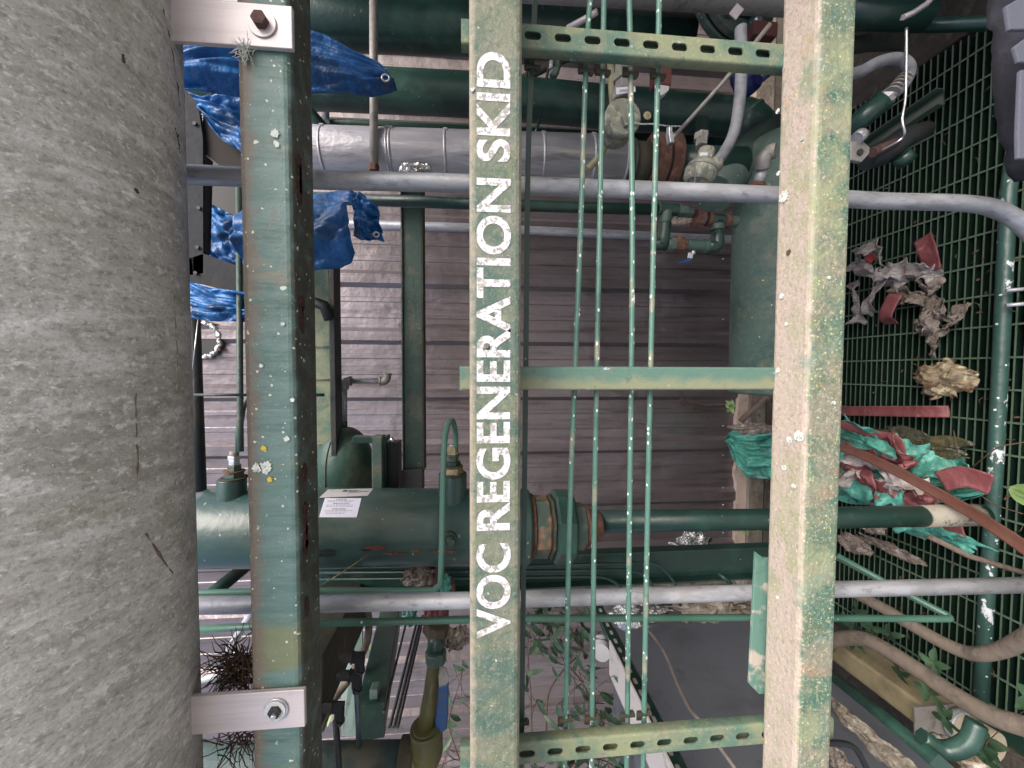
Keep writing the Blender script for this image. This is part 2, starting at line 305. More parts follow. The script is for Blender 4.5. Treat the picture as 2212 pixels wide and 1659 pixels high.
def ruled(A, B, n=40, mrows=20, amp=.01, freq=12, seed=0, bulge=0, bdir=(0, -1, 0), fold=None):
    A = resample(A, n); B = resample(B, n); vs = []; bd = Vector(bdir)
    for j in range(mrows):
        t = j/(mrows-1)
        for i in range(n):
            p = A[i].lerp(B[i], t)
            q = p*freq+Vector((seed*7.1, seed*3.3, seed))
            nz = noise.noise(q)+.5*noise.noise(q*2.1)+.25*noise.noise(q*4.3)
            rg = 1-abs(noise.noise(q*1.3+Vector((5, 5, 5))))*2
            if fold:      # drapery: ridges run along the sheet
                fa, fx, fl = fold; ff = noise.noise(Vector((t*fx+seed*3.1+.6*noise.noise(Vector((i/n*fl, seed, 1))), i/n*fl, seed)))
                gg = noise.noise(Vector((t*fx*2.3+9+noise.noise(Vector((i/n*fl*1.5, seed, 4))), i/n*fl*1.6, seed+5)))
                p = p+bd*fa*(abs(ff)*1.6+abs(gg)*.8-.5)
            w = noise.noise_vector(q*.8)
            p = p+bd*(amp*(nz+rg*.6)+bulge*math.sin(PI*t))+w*amp*.5
            vs.append(p)
    fs = [(j*n+i, j*n+i+1, (j+1)*n+i+1, (j+1)*n+i) for j in range(mrows-1) for i in range(n-1)]
    return Geo().add(vs, fs, True)
def crumple(c, ax, sz, seed, n=22, amp=.35):
    """a crumpled lump of sheet: irregular outline, many folds"""
    c = Vector(c); a, b, nn = [Vector(x) for x in ax]; vs = []
    rnd = random.Random(seed)
    for j in range(n):
        for i in range(n):
            x = 2*i/(n-1)-1; y = 2*j/(n-1)-1
            rr = 1+.35*noise.noise(Vector((math.atan2(y, x)*1.7, seed*2.3, 0)))+.2*noise.noise(Vector((x*4, y*4, seed)))
            X = x*math.sqrt(1-y*y/2)*rr; Y = y*math.sqrt(1-x*x/2)*rr
            q = Vector((X*2.2, Y*2.2, seed*1.9))
            h = noise.noise(q)+.6*(1-2*abs(noise.noise(q*2.2)))+.35*noise.noise(q*5)
            e = max(abs(x), abs(y))
            h = h*amp+.5*(1-e*e)
            wv = noise.noise_vector(q*1.6)*.22
            vs.append(c+a*(X+wv.x)*sz[0]+b*(Y+wv.y)*sz[1]+nn*h*sz[2])
    fs = [(j*n+i, j*n+i+1, (j+1)*n+i+1, (j+1)*n+i) for j in range(n-1) for i in range(n-1)]
    return Geo().add(vs, fs, True)
def hexa(g, a, b, r, seg=6):
    return g.tube([a, b], r, seg, True, flat=True)
# ================================================================ SETTING
Geo().add([(-40, -40, 0), (40, -40, 0), (40, 40, 0), (-40, 40, 0)], [(0, 1, 2, 3)], False).build('ground', m_ground, kind='structure')
Geo().box((-30, -30, .001), (30, .22, .006)).build('bounce_slab', m_bounce, kind='structure')  # unseen pale slab added to bounce light up onto the front faces
WY = 2.15
wb = P(1593, 830, WY).z
Geo().box((-9, WY-.05, 0.002), (9, WY+.4, wb-.05)).build('foundation', m_concrete, kind='structure', bevel=.008)
# corrugated wall: profile along x
wall = thing('corrugated_wall', 'mauve brown corrugated metal siding wall behind the pipework', 'wall', (0, WY, wb))
xr = P(700, 505+553*0+0, WY).x
pitch = .318; prof = []
x0 = P(800, 601, WY).x
i0 = -22
for i in range(i0, 20):
    X = x0+i*pitch
    prof += [(X-.052, 0), (X-.030, -.026), (X+.020, -.026), (X+.044, 0), (X+.095, 0), (X+.099, -.003), (X+.121, -.003), (X+.125, 0), (X+.185, 0), (X+.189, -.003), (X+.211, -.003), (X+.215, 0)]
vs = []; fs = []
for k, z in enumerate((wb, 4.6)):
    vs += [(x, WY+y, z) for x, y in prof]
n = len(prof); fs = [(i, i+1, n+i+1, n+i) for i in range(n-1)]
Geo().add(vs, fs, False).build('siding_panel', m_wall, wall)
g = Geo()
sc = []
k = 0
x = -2.2
while x < 2.2:
    k += 1; d = .012*math.sin(x*2*PI/pitch)
    sc.append((x, WY-.032, wb+.0+.012+ (.012 if (k//2) % 4 == 0 else 0))); x += .04
g.prism([(-2.2, WY-.032, wb-.05)]+sc+[(2.2, WY-.032, wb-.05)], (0, .028, 0)); g.build('base_trim', m_trim, wall)
for v in (690, 733, 920, 983, 1053, 1090, 1150, 615, 560):
    p = P(1561, v, WY-.004); Geo().tube([p, p+Vector((0, -.010, 0))], [.0055, .004], 8).build('screw', m_zinc, wall)
# round opening sealed with foil
p = P(440, 735, WY-.01); g = Geo(); ring = []
for k in range(49):
    a = 2*PI*k/48; rr = .092*(1+.05*math.sin(k*2.6)); ring.append(p+Vector((math.cos(a)*rr, -.012+.008*math.sin(k*1.9), math.sin(a)*rr)))
g.tube(ring, [.013*(1+.3*math.sin(k*2.2)) for k in range(49)], 8, False); g.build('foil_collar', m_foil, wall)
Geo().tube([p+Vector((0, -.012, 0)), p+Vector((0, -.004, 0))], .088, 40).build('opening', m_rubber, wall)
Geo().prism([p+Vector((.10*math.cos(a)*(1+.2*math.sin(3*a)), .004, .105*math.sin(a))) for a in [2*PI*k/30 for k in range(30)]], (0, .003, 0)).build('rust_stain', m_rust, wall)

# unseen box added out of view on the right to shade the lower siding
Geo().box((1.42, .0, .1), (2.0, 1.35, 2.4)).build('sun_blocker', m_cab, kind='structure')
# ---------------------------------------------------------------- grating floor
def grate_right(y):   # stepped right end
    return G(2099, 73, GZ).x + (y-G(2099, 73, GZ).y)*((G(1976, 150, GZ).x-G(2099, 73, GZ).x)/(G(1976, 150, GZ).y-G(2099, 73, GZ).y))
g = Geo(); y = .42
while y < 1.72:
    g.box((-1.10, y-.0020, GZ-.030), (min(grate_right(y), 1.3), y+.0020, GZ)); y += .0208
x = -1.06
yA, yB = .42, 1.72
while x < 1.25:
    # rods end where the stepped edge cuts them
    pts = []
    y = yB
    while y > yA and grate_right(y) < x: y -= .0208
    if grate_right(yB) > grate_right(yA): a, b = (y, yB) if grate_right(yB) >= x else (yA, y)
    lo, hi = yA, yB
    ok = [yy/100 for yy in range(int(yA*100), int(yB*100)) if grate_right(yy/100) >= x]
    if ok: g.box((x-.003, ok[0], GZ-.006), (x+.003, ok[-1], GZ+.0012))
    x += .1005
grat = g.build('floor_grating', m_grate, label='dark green welded bar grating floor under the pipework', cat='grating', origin=(0, 1, GZ-.03))
Geo().box((-1.2, .30, .004), (1.25, 1.70, .03)).build('drip_tray', M('dark_green_floor_plate', (18, 54, 42), .5, 0, [('n', (40, 40, 34), 5, .5, .6, O1, .7)]), label='dark green floor plate lying beneath the grating bars', cat='floor plate')

# ================================================================ FRONT FRAME
def beam(name, label, yF, D, zT, zB, mat, x0=-1.4, x1=1.4, bev=.009):
    root = thing(name, label, 'beam', (x0, yF+D/2, zB))
    Geo().box((x0, yF, zB), (x1, yF+D, zT)).build('square_tube', mat, root, bevel=bev); return root
YA = .55
zA1, zA0 = P(515, 0, YA).z, P(632, 0, YA).z
zA1 = P(527, 900, YA).z; zA0 = P(640, 900, YA).z
beamA = beam('steel_beam', 'weathered blue green top beam with rust scabs and bolted steel plates', YA, .073, zA1, zA0, m_beamA)
YT = .55
zT1, zT0 = P(1014, 830, YT).z, P(1126, 830, YT).z
beamT = beam('steel_beam', 'mossy green beam with white stencilled words', YT, .076, zT1, zT0, m_beamT)
YL = .56
zL1, zL0 = P(1746, 830, YL).z, P(1826, 830, YL).z
beamL = beam('steel_beam', 'lowest beam with pinkish rust stained top and yellow green moss', YL, .078, zL1, zL0, m_beamL)
# rust scabs along the lower corner of the top beam
rnd = random.Random(3)
for v in (352, 372, 388, 402, 425, 690, 1100, 1020, 1135, 1160, 655, 1180, 1310):
    p = P(652, v, YA+.02); g = Geo(); p.z = zA0
    n = 18; L = rnd.uniform(.008, .02); W = rnd.uniform(.004, .008)
    poly = [p+Vector((math.cos(2*PI*k/n)*L*rnd.uniform(.7, 1.2), math.sin(2*PI*k/n)*W*rnd.uniform(.7, 1.2)+.0, .001)) for k in range(n)]
    g.prism(poly, (0, 0, -.0035)); g.build('rust_scab', M('dark_rust', (62, 34, 32), .9, 0, [('n', (40, 26, 24), 60, .45, .6, O1, .8), ('n', (96, 62, 50), 90, .56, .64, O1, .6)], (120, .6)), beamA)
def patch(p, r, nrm_y, mat, root, seed, name='lichen_patch', sx=1, sz=1, th=.0016):
    rr = random.Random(seed); n = 26; poly = []
    for k in range(n):
        a = 2*PI*k/n; q = r*rr.uniform(.72, 1.15)
        if nrm_y: poly.append(p+Vector((math.cos(a)*q*sx, 0, math.sin(a)*q*sz)))
        else: poly.append(p+Vector((math.cos(a)*q*sx, math.sin(a)*q*sz, 0)))
    Geo().prism(poly, (0, -th, 0) if nrm_y else (0, 0, th)).build(name, mat, root)
# lichen on the beams
for i, (u, v, r) in enumerate([(1726, 942, .009), (1715, 1050, .004), (1733, 300, .003), (1790, 600, .003), (1800, 870, .003)]):
    patch(P(u, v, YL-.0005), r, True, m_lichen, beamL, i) if u > 1770 else patch(P(u, v, YL+.03) if False else (lambda d: CAM+d*((zL1+.0004-CAMZ)/d.z))(ray(u, v)), r, False, m_lichen, beamL, i)
for i, (u, v, r) in enumerate([(1690, 425, .013), (1677, 240, .005), (1678, 375, .005), (1690, 1010, .006), (1677, 800, .006), (1685, 640, .006), (1695, 700, .004), (1702, 950, .008), (1676, 1290, .004), (1700, 545, .006)]):
    d = ray(u+4, v); q = CAM+d*((zL1+.0004-CAMZ)/d.z)
    patch(q, r*.8, False, m_lichen if i != 9 else m_twig, beamL, 40+i)
for i, (u, v, r, mm) in enumerate([(595, 290, .006, m_lichen), (575, 1010, .009, m_lichen), (571, 968, .004, m_lichy), (632, 864, .003, m_lichen), (620, 948, .004, m_lichen), (600, 315, .003, m_lichen), (556, 1010, .007, m_lichen), (584, 1035, .004, m_lichy), (565, 790, .003, m_lichen), (612, 700, .003, m_lichen)]):
    patch(P(u, v, YA-.0004), r, True, mm, beamA, 70+i)
patch(P(1050, 748, YT-.0018), .004, True, m_paper, beamT, 99, 'peeled_flake')
patch(P(1020, 194, YT-.0004), .0035, True, m_lichen, beamT, 98)
# stencilled words
def word(txt, vA, vB, uT, uB, Y, root, mat, name='lettering', bold=.035):
    cu = bpy.data.curves.new('t', 'FONT'); cu.body = txt; cu.offset = bold*.8; cu.extrude = 0; cu.space_character = 1.02
    o = bpy.data.objects.new('t', cu); COL.objects.link(o); bpy.context.view_layer.update()
    me = o.to_mesh(); vs = [v.co.copy() for v in me.vertices]; fs = [list(p.vertices) for p in me.polygons]
    o.to_mesh_clear(); bpy.data.objects.remove(o)
    xa, xb = min(p.x for p in vs), max(p.x for p in vs); ya, yb = min(p.y for p in vs), max(p.y for p in vs)
    A = P((uT+uB)/2, vA, Y); B = P((uT+uB)/2, vB, Y); zt = P(uT, (vA+vB)/2, Y).z; zb = P(uB, (vA+vB)/2, Y).z
    out = [Vector((A.x+(B.x-A.x)*(p.x-xa)/(xb-xa), Y, zb+(zt-zb)*(p.y-ya)/(yb-ya))) for p in vs]
    return out, fs
g = Geo()
for t, a, b in (('VOC', 1378, 1174), ('REGENERATION', 1146, 385), ('SKID', 349, 112)):
    vs, fs = word(t, a, b, 1029, 1103, YT-.0006, None, None); g.add(vs, fs, False)
g.build('lettering', m_letter, beamT)
# gusset plate under the lowest beam
gp = [P(1633, 1193, YL+.082), P(1650, 1206, YL+.082), P(1690, 1206, YL+.082), P(1690, 1498, YL+.082), P(1640, 1500, YL+.082), P(1619, 1478, YL+.082)]
Geo().prism(gp, (0, .006, 0)).build('gusset_plate', m_gusset, beamL, bevel=.001)

# ---------------------------------------------------------------- struts
def slotted(name, label, vL, uL, vR, uR, Yf, hw, dep, slots, mat, pitchz=.0508, zoff=0, open_side=1, endz=None):
    a = P(uL, vL, Yf); b = P(uR, vR, Yf); xc = (a.x+b.x)/2
    z1, z0 = a.z, b.z
    root = thing(name, label, 'strut', (xc, Yf, z0), 'pipe support struts between the beams')
    bm = bmesh.new()
    # face plate with slots cut as real holes
    if slots:
        zs = []; z = z1-zoff
        sl_, sw = .0285, .0135
        g = Geo(); n = 8; top = z1
        cells = []
        zc = z1-zoff
        edges = [z1]
        while zc-pitchz/2 > z0: cells.append(zc); zc -= pitchz
        def cell(c, za, zb):
            # ring of outer rectangle points matched to slot outline
            out = []; inn = []
            pts = []
            for k in range(n+1): an = PI*k/n; pts.append((math.cos(an)*sw/2, (sl_-sw)/2+math.sin(an)*sw/2))
            for k in range(n+1): an = PI+PI*k/n; pts.append((math.cos(an)*sw/2, -(sl_-sw)/2+math.sin(an)*sw/2))
            W = hw
            def proj(p):
                x, zz = p; H1, H0 = za-c, zb-c
                s = 1e9
                if x > 1e-9: s = min(s, W/x)
                if x < -1e-9: s = min(s, -W/x)
                if zz > 1e-9: s = min(s, H1/zz)
                if zz < -1e-9: s = min(s, H0/zz)
                return (x*s, zz*s)
            outp = [proj(p) for p in pts]
            # snap corners
            vsI = [Vector((xc+p[0], Yf, c+p[1])) for p in pts]; vsO = [Vector((xc+p[0], Yf, c+p[1])) for p in outp]
            m_ = len(pts)
            # add corners
            for i in range(m_):
                j = (i+1) % m_; o1, o2 = outp[i], outp[j]
                fl = [vsI[i], vsI[j], vsO[j], vsO[i]]
                onx1 = abs(abs(o1[0])-W) < 1e-6; onx2 = abs(abs(o2[0])-W) < 1e-6
                if onx1 != onx2:
                    cx = (o1 if onx1 else o2)[0]; cz = (o2 if onx1 else o1)[1]
                    fl = [vsI[i], vsI[j], vsO[j], Vector((xc+cx, Yf, c+cz)), vsO[i]]
                g.add(fl, [tuple(range(len(fl)))], False)
            # slot thickness
            for i in range(m_):
                j = (i+1) % m_
                g.add([vsI[i], vsI[j], vsI[j]+Vector((0, .0026, 0)), vsI[i]+Vector((0, .0026, 0))], [(0, 1, 2, 3)], False)
        prev = z1
        for i, c in enumerate(cells):
            zb = c-pitchz/2 if i < len(cells)-1 else z0
            cell(c, prev, zb); prev = zb
    else:
        g = Geo(); g.add([(xc-hw, Yf, z1), (xc+hw, Yf, z1), (xc+hw, Yf, z0), (xc-hw, Yf, z0)], [(0, 1, 2, 3)], False)
    # sides with rounded folds and inturned lips
    r = .004
    for s in (-1, 1):
        prof = [(hw, 0)]+[(hw+r*math.sin(t*PI/2/5), r-r*math.cos(t*PI/2/5)) for t in range(1, 6)]+[(hw+r, dep), (hw+r-.002, dep+.002), (hw-.007, dep+.002), (hw-.007, dep-.004)]
        vs = [(xc+s*x, Yf+y, z) for z in (z1, z0) for x, y in prof]; m_ = len(prof)
        g.add(vs, [(i, i+1, m_+i+1, m_+i) for i in range(m_-1)], True)
    g.build('channel', mat, root)
    return root, xc
HW = .0165
st1, xs1 = slotted('slotted_strut', 'upper right slotted green strut covered in yellow algae', 81, 996, 112, 1800, .630, HW, .0195, True, m_strut, zoff=.118)
st2, xs2 = slotted('plain_strut', 'middle plain green strut with flaking blue grey paint spots', 817, 993, 818, 1800, .630, HW, .0195, False, m_strut2)
st3, xs3 = slotted('slotted_strut', 'lower left slotted green strut with muddy brown upper side', 1622, 994, 1592, 1800, .630, HW, .0195, True, m_strut, zoff=.118)
# ---------------------------------------------------------------- instrument tubing
TY = .668
tubes = [('square', 'black green square bar running close beside the lettered beam', [(1157, -20), (1141, 333), (1135, 850), (1127, 1560), (1125, 1700)], .0048),
 ('tube', 'round tube nearest the lettered beam with few paint chips', [(1276, -20), (1266, 140), (1252, 553), (1231, 1106), (1222, 1559), (1219, 1700)], .0049),
 ('tube', 'second tube from the lettered beam, mud stained', [(1305, -20), (1302, 143), (1294, 553), (1284, 1106), (1279, 1566), (1277, 1700)], .0049),
 ('tube', 'third tube from the lettered beam with long silver scrapes', [(1359, -20), (1362, 150), (1366, 553), (1360, 1106), (1355, 1553), (1353, 1700)], .0049),
 ('tube', 'fourth tube, lowest, with many white paint chips', [(1424, -20), (1421, 150), (1411, 553), (1399, 1106), (1391, 1553), (1388, 1700)], .0049)]
for kind, lab, pts, r in tubes:
    P3 = smoothpts([P(u, v, TY) for u, v in pts], 8)
    P3 = [P3[0]+Vector((.3, 0, 0))]+P3+[P3[-1]-Vector((.3, 0, 0))]
    g = Geo()
    if kind == 'square': g.tube(P3, r*1.3, 4, phase=PI/4, flat=True)
    else: g.tube(P3, r, 14)
    g.build('square_bar' if kind == 'square' else 'instrument_tube', m_green if kind == 'square' else m_tube, label=lab, cat='bar' if kind == 'square' else 'tube', group=None if kind == 'square' else 'instrument tubes clamped behind the struts')
    # clamps on the struts
    for st, xs, sgn in ((st1, xs1, -1), (st3, xs3, 1)):
        if kind == 'square' and 0: continue
        q = min(P3, key=lambda p: abs(p.x-xs)); c = Vector((xs+sgn*(HW+.006), TY, q.z))
        g = Geo(); g.obox(c+Vector((0, -.001, 0)), ((1, 0, 0), (0, 1, 0), (0, 0, 1)), (.0035, .004, .014)); g.obox(c+Vector((-sgn*.006, .0, .009)), ((1, 0, 0), (0, 1, 0), (0, 0, 1)), (.008, .0015, .006))
        g.obox(c+Vector((sgn*.002, .0, -.009)), ((1, 0, 0), (0, 1, 0), (0, 0, 1)), (.004, .003, .003))
        g.build('clamp', m_brownst, st, bevel=.001)
# ================================================================ conduits
def pipe(name, label, cat, pts, rp, mat, seg=24, fil=0, group=None, n=6, smooth=False, rm=None, root=None):
    q = px(pts)
    if fil: q = fillet(q, fil, n)
    if smooth: q = smoothpts(q, n)
    r = rm if rm else rp*S(q[len(q)//2])
    return Geo().tube(q, r, seg).build(name, mat, root, label, cat, group)
pipe('conduit', 'grey galvanised conduit on the right that bends away near the floor', 'conduit',
     [(330, 374, .70), (678, 388, .72), (1011, 397, .72), (1656, 421, .72), (1900, 434, .72), (2090, 440, .72), (2165, 458, .72), (2225, 500, .71), (2300, 590, .70)], 0, m_galv, rm=.0165, smooth=True, n=8)
pipe('conduit', 'straight grey galvanised conduit on the left below the bent green tube', 'conduit',
     [(330, 1309, .74), (690, 1304, .74), (1008, 1297, .74), (1626, 1280, .74), (1807, 1273, .72), (2330, 1261, .70)], 0, m_galv, rm=.0160)
pipe('return_bend_tube', 'green tube looping over from a vessel nozzle fitting and turning along the conduit', 'tube',
     [(984, 975, .93), (984, 935, .92), (976, 908, .88), (964, 930, .85), (958, 1000, .82), (953, 1225, .80), (945, 1268, .80), (900, 1276, .80), (690, 1276, .79), (430, 1281, .78), (330, 1283, .78)], 0, M('pale_green_tube_paint', (74, 124, 108), .45, 0, [('n', (104, 120, 98), 9, .5, .65, O1, .6)]), rm=.0066, smooth=True)
root = thing('hairpin_tube', 'green tube that runs straight down and turns back in a sharp hairpin near the floor', 'tube', P(2056, 1336, .95))
q = fillet(px([(330, 1364, .80), (690, 1346, .80), (1138, 1336, .80), (1620, 1334, .79), (1802, 1335, .78), (2062, 1337, .76), (1935, 1270, .84), (1808, 1200, .92)]), .02, 8)
Geo().tube(q, .0075, 16).build('tube', m_green if 0 else M('bright_green_tube_paint', (62, 106, 88), .4, 0, [('n', (34, 84, 66), 5, .5, .65, O1, .7), ('v', (200, 205, 195), 60, .2, .06, O1, .9)]), root)

# ================================================================ overhead pipe and its straps
r = .165; ang = R(36.1)
def cpz(Yc, u=415):
    a = math.atan((1106-u)/F); e = a-PITCH; return CAMZ+(r+math.sin(e)*Yc)/math.cos(e)
Yc = .50; zc = cpz(Yc, 416)
g = Geo(); n = 60; pts = []
for i in range(n+1):
    x = 2.2-4.4*i/n; pts.append((x, Yc, zc))
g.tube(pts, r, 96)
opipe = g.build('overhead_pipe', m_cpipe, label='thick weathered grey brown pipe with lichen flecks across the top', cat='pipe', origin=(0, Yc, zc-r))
def onp(u, v, off=.0):
    d_ = ray(u, v); oy, oz = CAM.y-Yc, CAM.z-zc; A = d_.y**2+d_.z**2; B = 2*(oy*d_.y+oz*d_.z); C_ = oy*oy+oz*oz-(r+off)**2; D = max(B*B-4*A*C_, 0)
    return CAM+d_*((-B-math.sqrt(D))/(2*A))
rs_ = random.Random(12)
for nm, l_, w_, mm in (('rust_streak', [(292, 850), (294, 900), (296, 960), (297, 1040)], .0010, m_strk), ('rust_streak', [(312, 1148), (330, 1175), (350, 1208), (374, 1240)], .0017, m_strk), ('crack', [(352, 20), (372, 110), (385, 200), (388, 230)], .0013, m_brownst), ('crack', [(376, 268), (384, 300), (388, 330)], .0013, m_brownst), ('chip', [(265, 118), (266, 134)], .0016, m_twig), ('chip', [(292, 408), (296, 416)], .0022, m_rustb), ('scratch', [(376, 640), (382, 760), (386, 850)], .0010, m_lichy if 0 else m_mud)):
    q = resample([onp(u, v) for u, v in l_], 14); g = Geo(); g.tube([p+Vector((0, 0, rs_.gauss(0, .0009))) for p in q], [w_*rs_.uniform(.35, 1.1) for _ in q], 6); g.build(nm, mm, opipe)
for (u0, u1, v0, v1, vb0, vb1, bu, bv, br, kind, lab) in [
    (395, 629, 10, 103, 12, 93, 566, 50, 29, 'bolt', 'stainless strap plate with a dark rusted hex bolt'),
    (425, 656, 1492, 1573, 1500, 1578, 596, 1534, 25, 'socket', 'stainless strap plate with a bright socket bolt')]:
    a = P(u1, v0, YA-.010); b = P(u1, v1, YA-.010); zt = P(395, 0, YA).z+.09
    root = thing('strap_plate', lab, 'bracket', ((a.x+b.x)/2, YA-.008, a.z), 'stainless plates tying the top beam to the overhead pipe')
    x0, x1 = min(a.x, b.x), max(a.x, b.x)
    # plate, then bent back below the big pipe
    th = .007; zz = zA1+.03
    poly = [(a.z, YA-.0085), (zc-r+.02, YA-.0085), (zc-r+.02, YA-.0015), (a.z, YA-.0015)]
    Geo().prism([(x0, y, z) for z, y in poly], (x1-x0, 0, 0)).build('plate', m_ss, root, bevel=.0012)
    c = P(bu, bv, YA-.0105); s = S(c)
    c = c+Vector((0, .0015, 0)); ws = Geo().tube([c, c-Vector((0, .0022, 0))], br*s, 40).build('washer', m_zinc if kind == 'socket' else m_ss, root, bevel=.0006)
    if kind == 'bolt':
        g = Geo(); hexa(g, c-Vector((0, .002, 0)), c-Vector((0, .0115, 0)), 16.5*s); g.build('bolt_head', m_rustb, ws, bevel=.0012)
    else:
        g = Geo(); g.tube([c-Vector((0, .002, 0)), c-Vector((0, .004, 0))], br*.86*s, 32); g.build('grommet', m_tag2, ws, bevel=.0008)
        g = Geo()
        rr = 14*s; hexp = [c+Vector((math.cos(k*PI/3)*rr, -.0045, math.sin(k*PI/3)*rr)) for k in range(6)]
        g.tube([c-Vector((0, .0035, 0)), c-Vector((0, .0075, 0))], 14*s, 6, flat=True); g.build('bolt_head', m_darkst, ws, bevel=.0006)
        Geo().tube([c-Vector((.002, .007, .001)), c-Vector((.002, .0125, .001))], 5.5*s, 16).build('stud', m_zinc, ws, bevel=.001)
# lichen tuft at the first plate
def tuft(name, c, n, L, mat, label, cat, seed, r=.0006, spread=1, dirb=(0, -.3, 0)):
    rr = random.Random(seed); g = Geo()
    for i in range(n):
        p = Vector(c)+Vector((rr.gauss(0, 1), rr.gauss(0, .5), rr.gauss(0, 1)))*L*.35*spread
        d = Vector((rr.gauss(0, 1), rr.gauss(0, .6), rr.gauss(0, 1)))+Vector(dirb); d.normalize(); pts = [p]
        for k in range(4):
            d = (d+Vector((rr.gauss(0, .3), rr.gauss(0, .3), rr.gauss(0, .3)))).normalized(); pts.append(pts[-1]+d*L*rr.uniform(.15, .35))
        g.tube(pts, [r, r*.9, r*.8, r*.6, r*.4], 4, False)
    return g.build(name, mat, label=label, cat=cat)
tuft('lichen_tuft', P(527, 112, YA-.005), 70, .014, m_lichen, 'pale lichen tuft under the rusted bolt plate', 'lichen', 5, .0006)
tuft('bird_nest', P(520, 1440, YA+.05), 200, .046, m_twig, 'dark tangle of twigs wedged between overhead pipe and top beam', 'nest', 8, .0011, .9)
tuft('bird_nest', P(518, 1595, YA+.05), 60, .05, m_twig, 'smaller loose twig clump below the bright bolt plate', 'nest', 9, .0010, .8)
# ================================================================ REAR PIPEWORK (upper right of the skid)
V = Vector
pipe('green_pipe', 'thick dark green vertical pipe farthest right', 'pipe', [(300, 30, 1.45), (690, 47, 1.45), (1011, 60, 1.45), (1483, 84, 1.45)], 49, m_green, 40)
root = thing('green_pipe', 'second thick dark green vertical pipe, ending in an elbow behind the grey hose', 'pipe', P(1500, 243, 1.35))
q = px([(300, 180, 1.35), (690, 190, 1.35), (1011, 205, 1.35), (1400, 240, 1.35), (1540, 248, 1.35)]); q2 = smoothpts([q[-1], P(1615, 262, 1.33), P(1650, 320, 1.28), P(1652, 420, 1.2)], 8)
Geo().tube(q+q2[1:], 39*S(q[3]), 40).build('pipe_body', m_green, root)
c = P(1617, 262, 1.33); 
Geo().tube([P(1608, 255, 1.335), P(1612, 259, 1.333)], 40.5*S(c), 40).build('weld_ring', m_greenm, root)
Geo().tube(px([(1660, 285, 1.30), (1600, 350, 1.24), (1540, 420, 1.18)]), 36*S(c), 36).build('branch', m_greenm, root)
a = P(1516, 290, 1.26); b = P(1514, 268, 1.3)
Geo().tube([P(1517, 262, 1.28), P(1516, 300, 1.22)], .021, 24).build('boss', m_green, root, bevel=.003)
# flange with studs
root = thing('pipe_flange', 'large green pipe flange with studs at the upper right', 'flange', P(1560, 30, 1.25))
FC = P(1592, -22, 1.25); FX = V((0, -.97, -.25)).normalized(); FR = .168
Geo().tube([FC-FX*.040, FC-FX*.014], FR, 72).build('flange_plate', m_greenm, root, bevel=.004)
Geo().tube([FC-FX*.014, FC-FX*.006], FR*.94, 64).build('gasket', m_rubber, root)
Geo().tube([FC-FX*.006, FC+FX*.020], FR*.99, 72).build('flange_plate', m_greenm, root, bevel=.004)
Geo().tube([FC+FX*.020, FC+FX*.030, FC+FX*.12], [FR*.66, FR*.62, FR*.52], 48).build('neck', m_brownst, root)
fy = FX.cross(V((1, 0, 0))).normalized()
for k in range(8):
    an = 2*PI*(k+.35)/8; p = FC+(V((1, 0, 0))*math.cos(an)+fy*math.sin(an))*FR*.80
    g = Geo(); hexa(g, p+FX*.020, p+FX*.040, .021); nn = g.build('nut', m_greenm, root, bevel=.003)
    Geo().tube([p+FX*.036, p+FX*.056], .0115, 20).build('stud', m_zinc, nn)
g = Geo(); g.obox(P(1645, 72, 1.15), ((1, 0, 0), (0, 1, 0), (0, 0, 1)), (.022, .02, .04)); g.build('mounting_block', m_redb, root, bevel=.004)
# grey pipe along the very top right
q = px([(1100, -46, .95), (1400, -30, .93), (1700, -12, .92), (1830, -4, .92)]); Geo().tube(q, .042, 40).build('insulated_pipe', m_galvd, label='grey streaked pipe running down the extreme right edge', cat='pipe')
g = Geo(); a = P(1606, 8, .86); d = (P(1580, 42, .84)-a)
g.obox((a+P(1575, 42, .84))/2, (d.normalized(), V((0, 1, 0)), d.normalized().cross(V((0, 1, 0)))), (.024, .0012, .011)); g.build('metal_label', m_ss, label='tilted bare metal tag hanging over the grey right hand pipe', cat='tag')
# vertical stanchions crossing in front of the pipes
root = thing('threaded_rod', 'grey rod hanging across the thick pipes with a rusty nut at its end', 'rod', P(807, 372, 1.1))
Geo().tube(px([(807, -20, 1.12), (807, 120, 1.12), (808, 362, 1.12)]), 8.8*S(P(807, 200, 1.12)), 14).build('rod', m_galvd, root)
g = Geo(); hexa(g, P(808, 356, 1.12), P(808, 371, 1.12), 11.5*S(P(807, 200, 1.12))); g.build('nut', m_rust, root, bevel=.002)
pipe('threaded_rod', 'short grey rod visible between the second pipe and the clad pipe', 'rod', [(703, 60, 1.5), (704, 262, 1.5)], 7, m_galv, 12)
pipe('flat_bar', 'green bar running between second thick pipe and the clad pipe', 'bar', [(560, 262, 1.55), (700, 270, 1.55), (1011, 283, 1.55), (1700, 312, 1.55)], 17, m_green, 4)
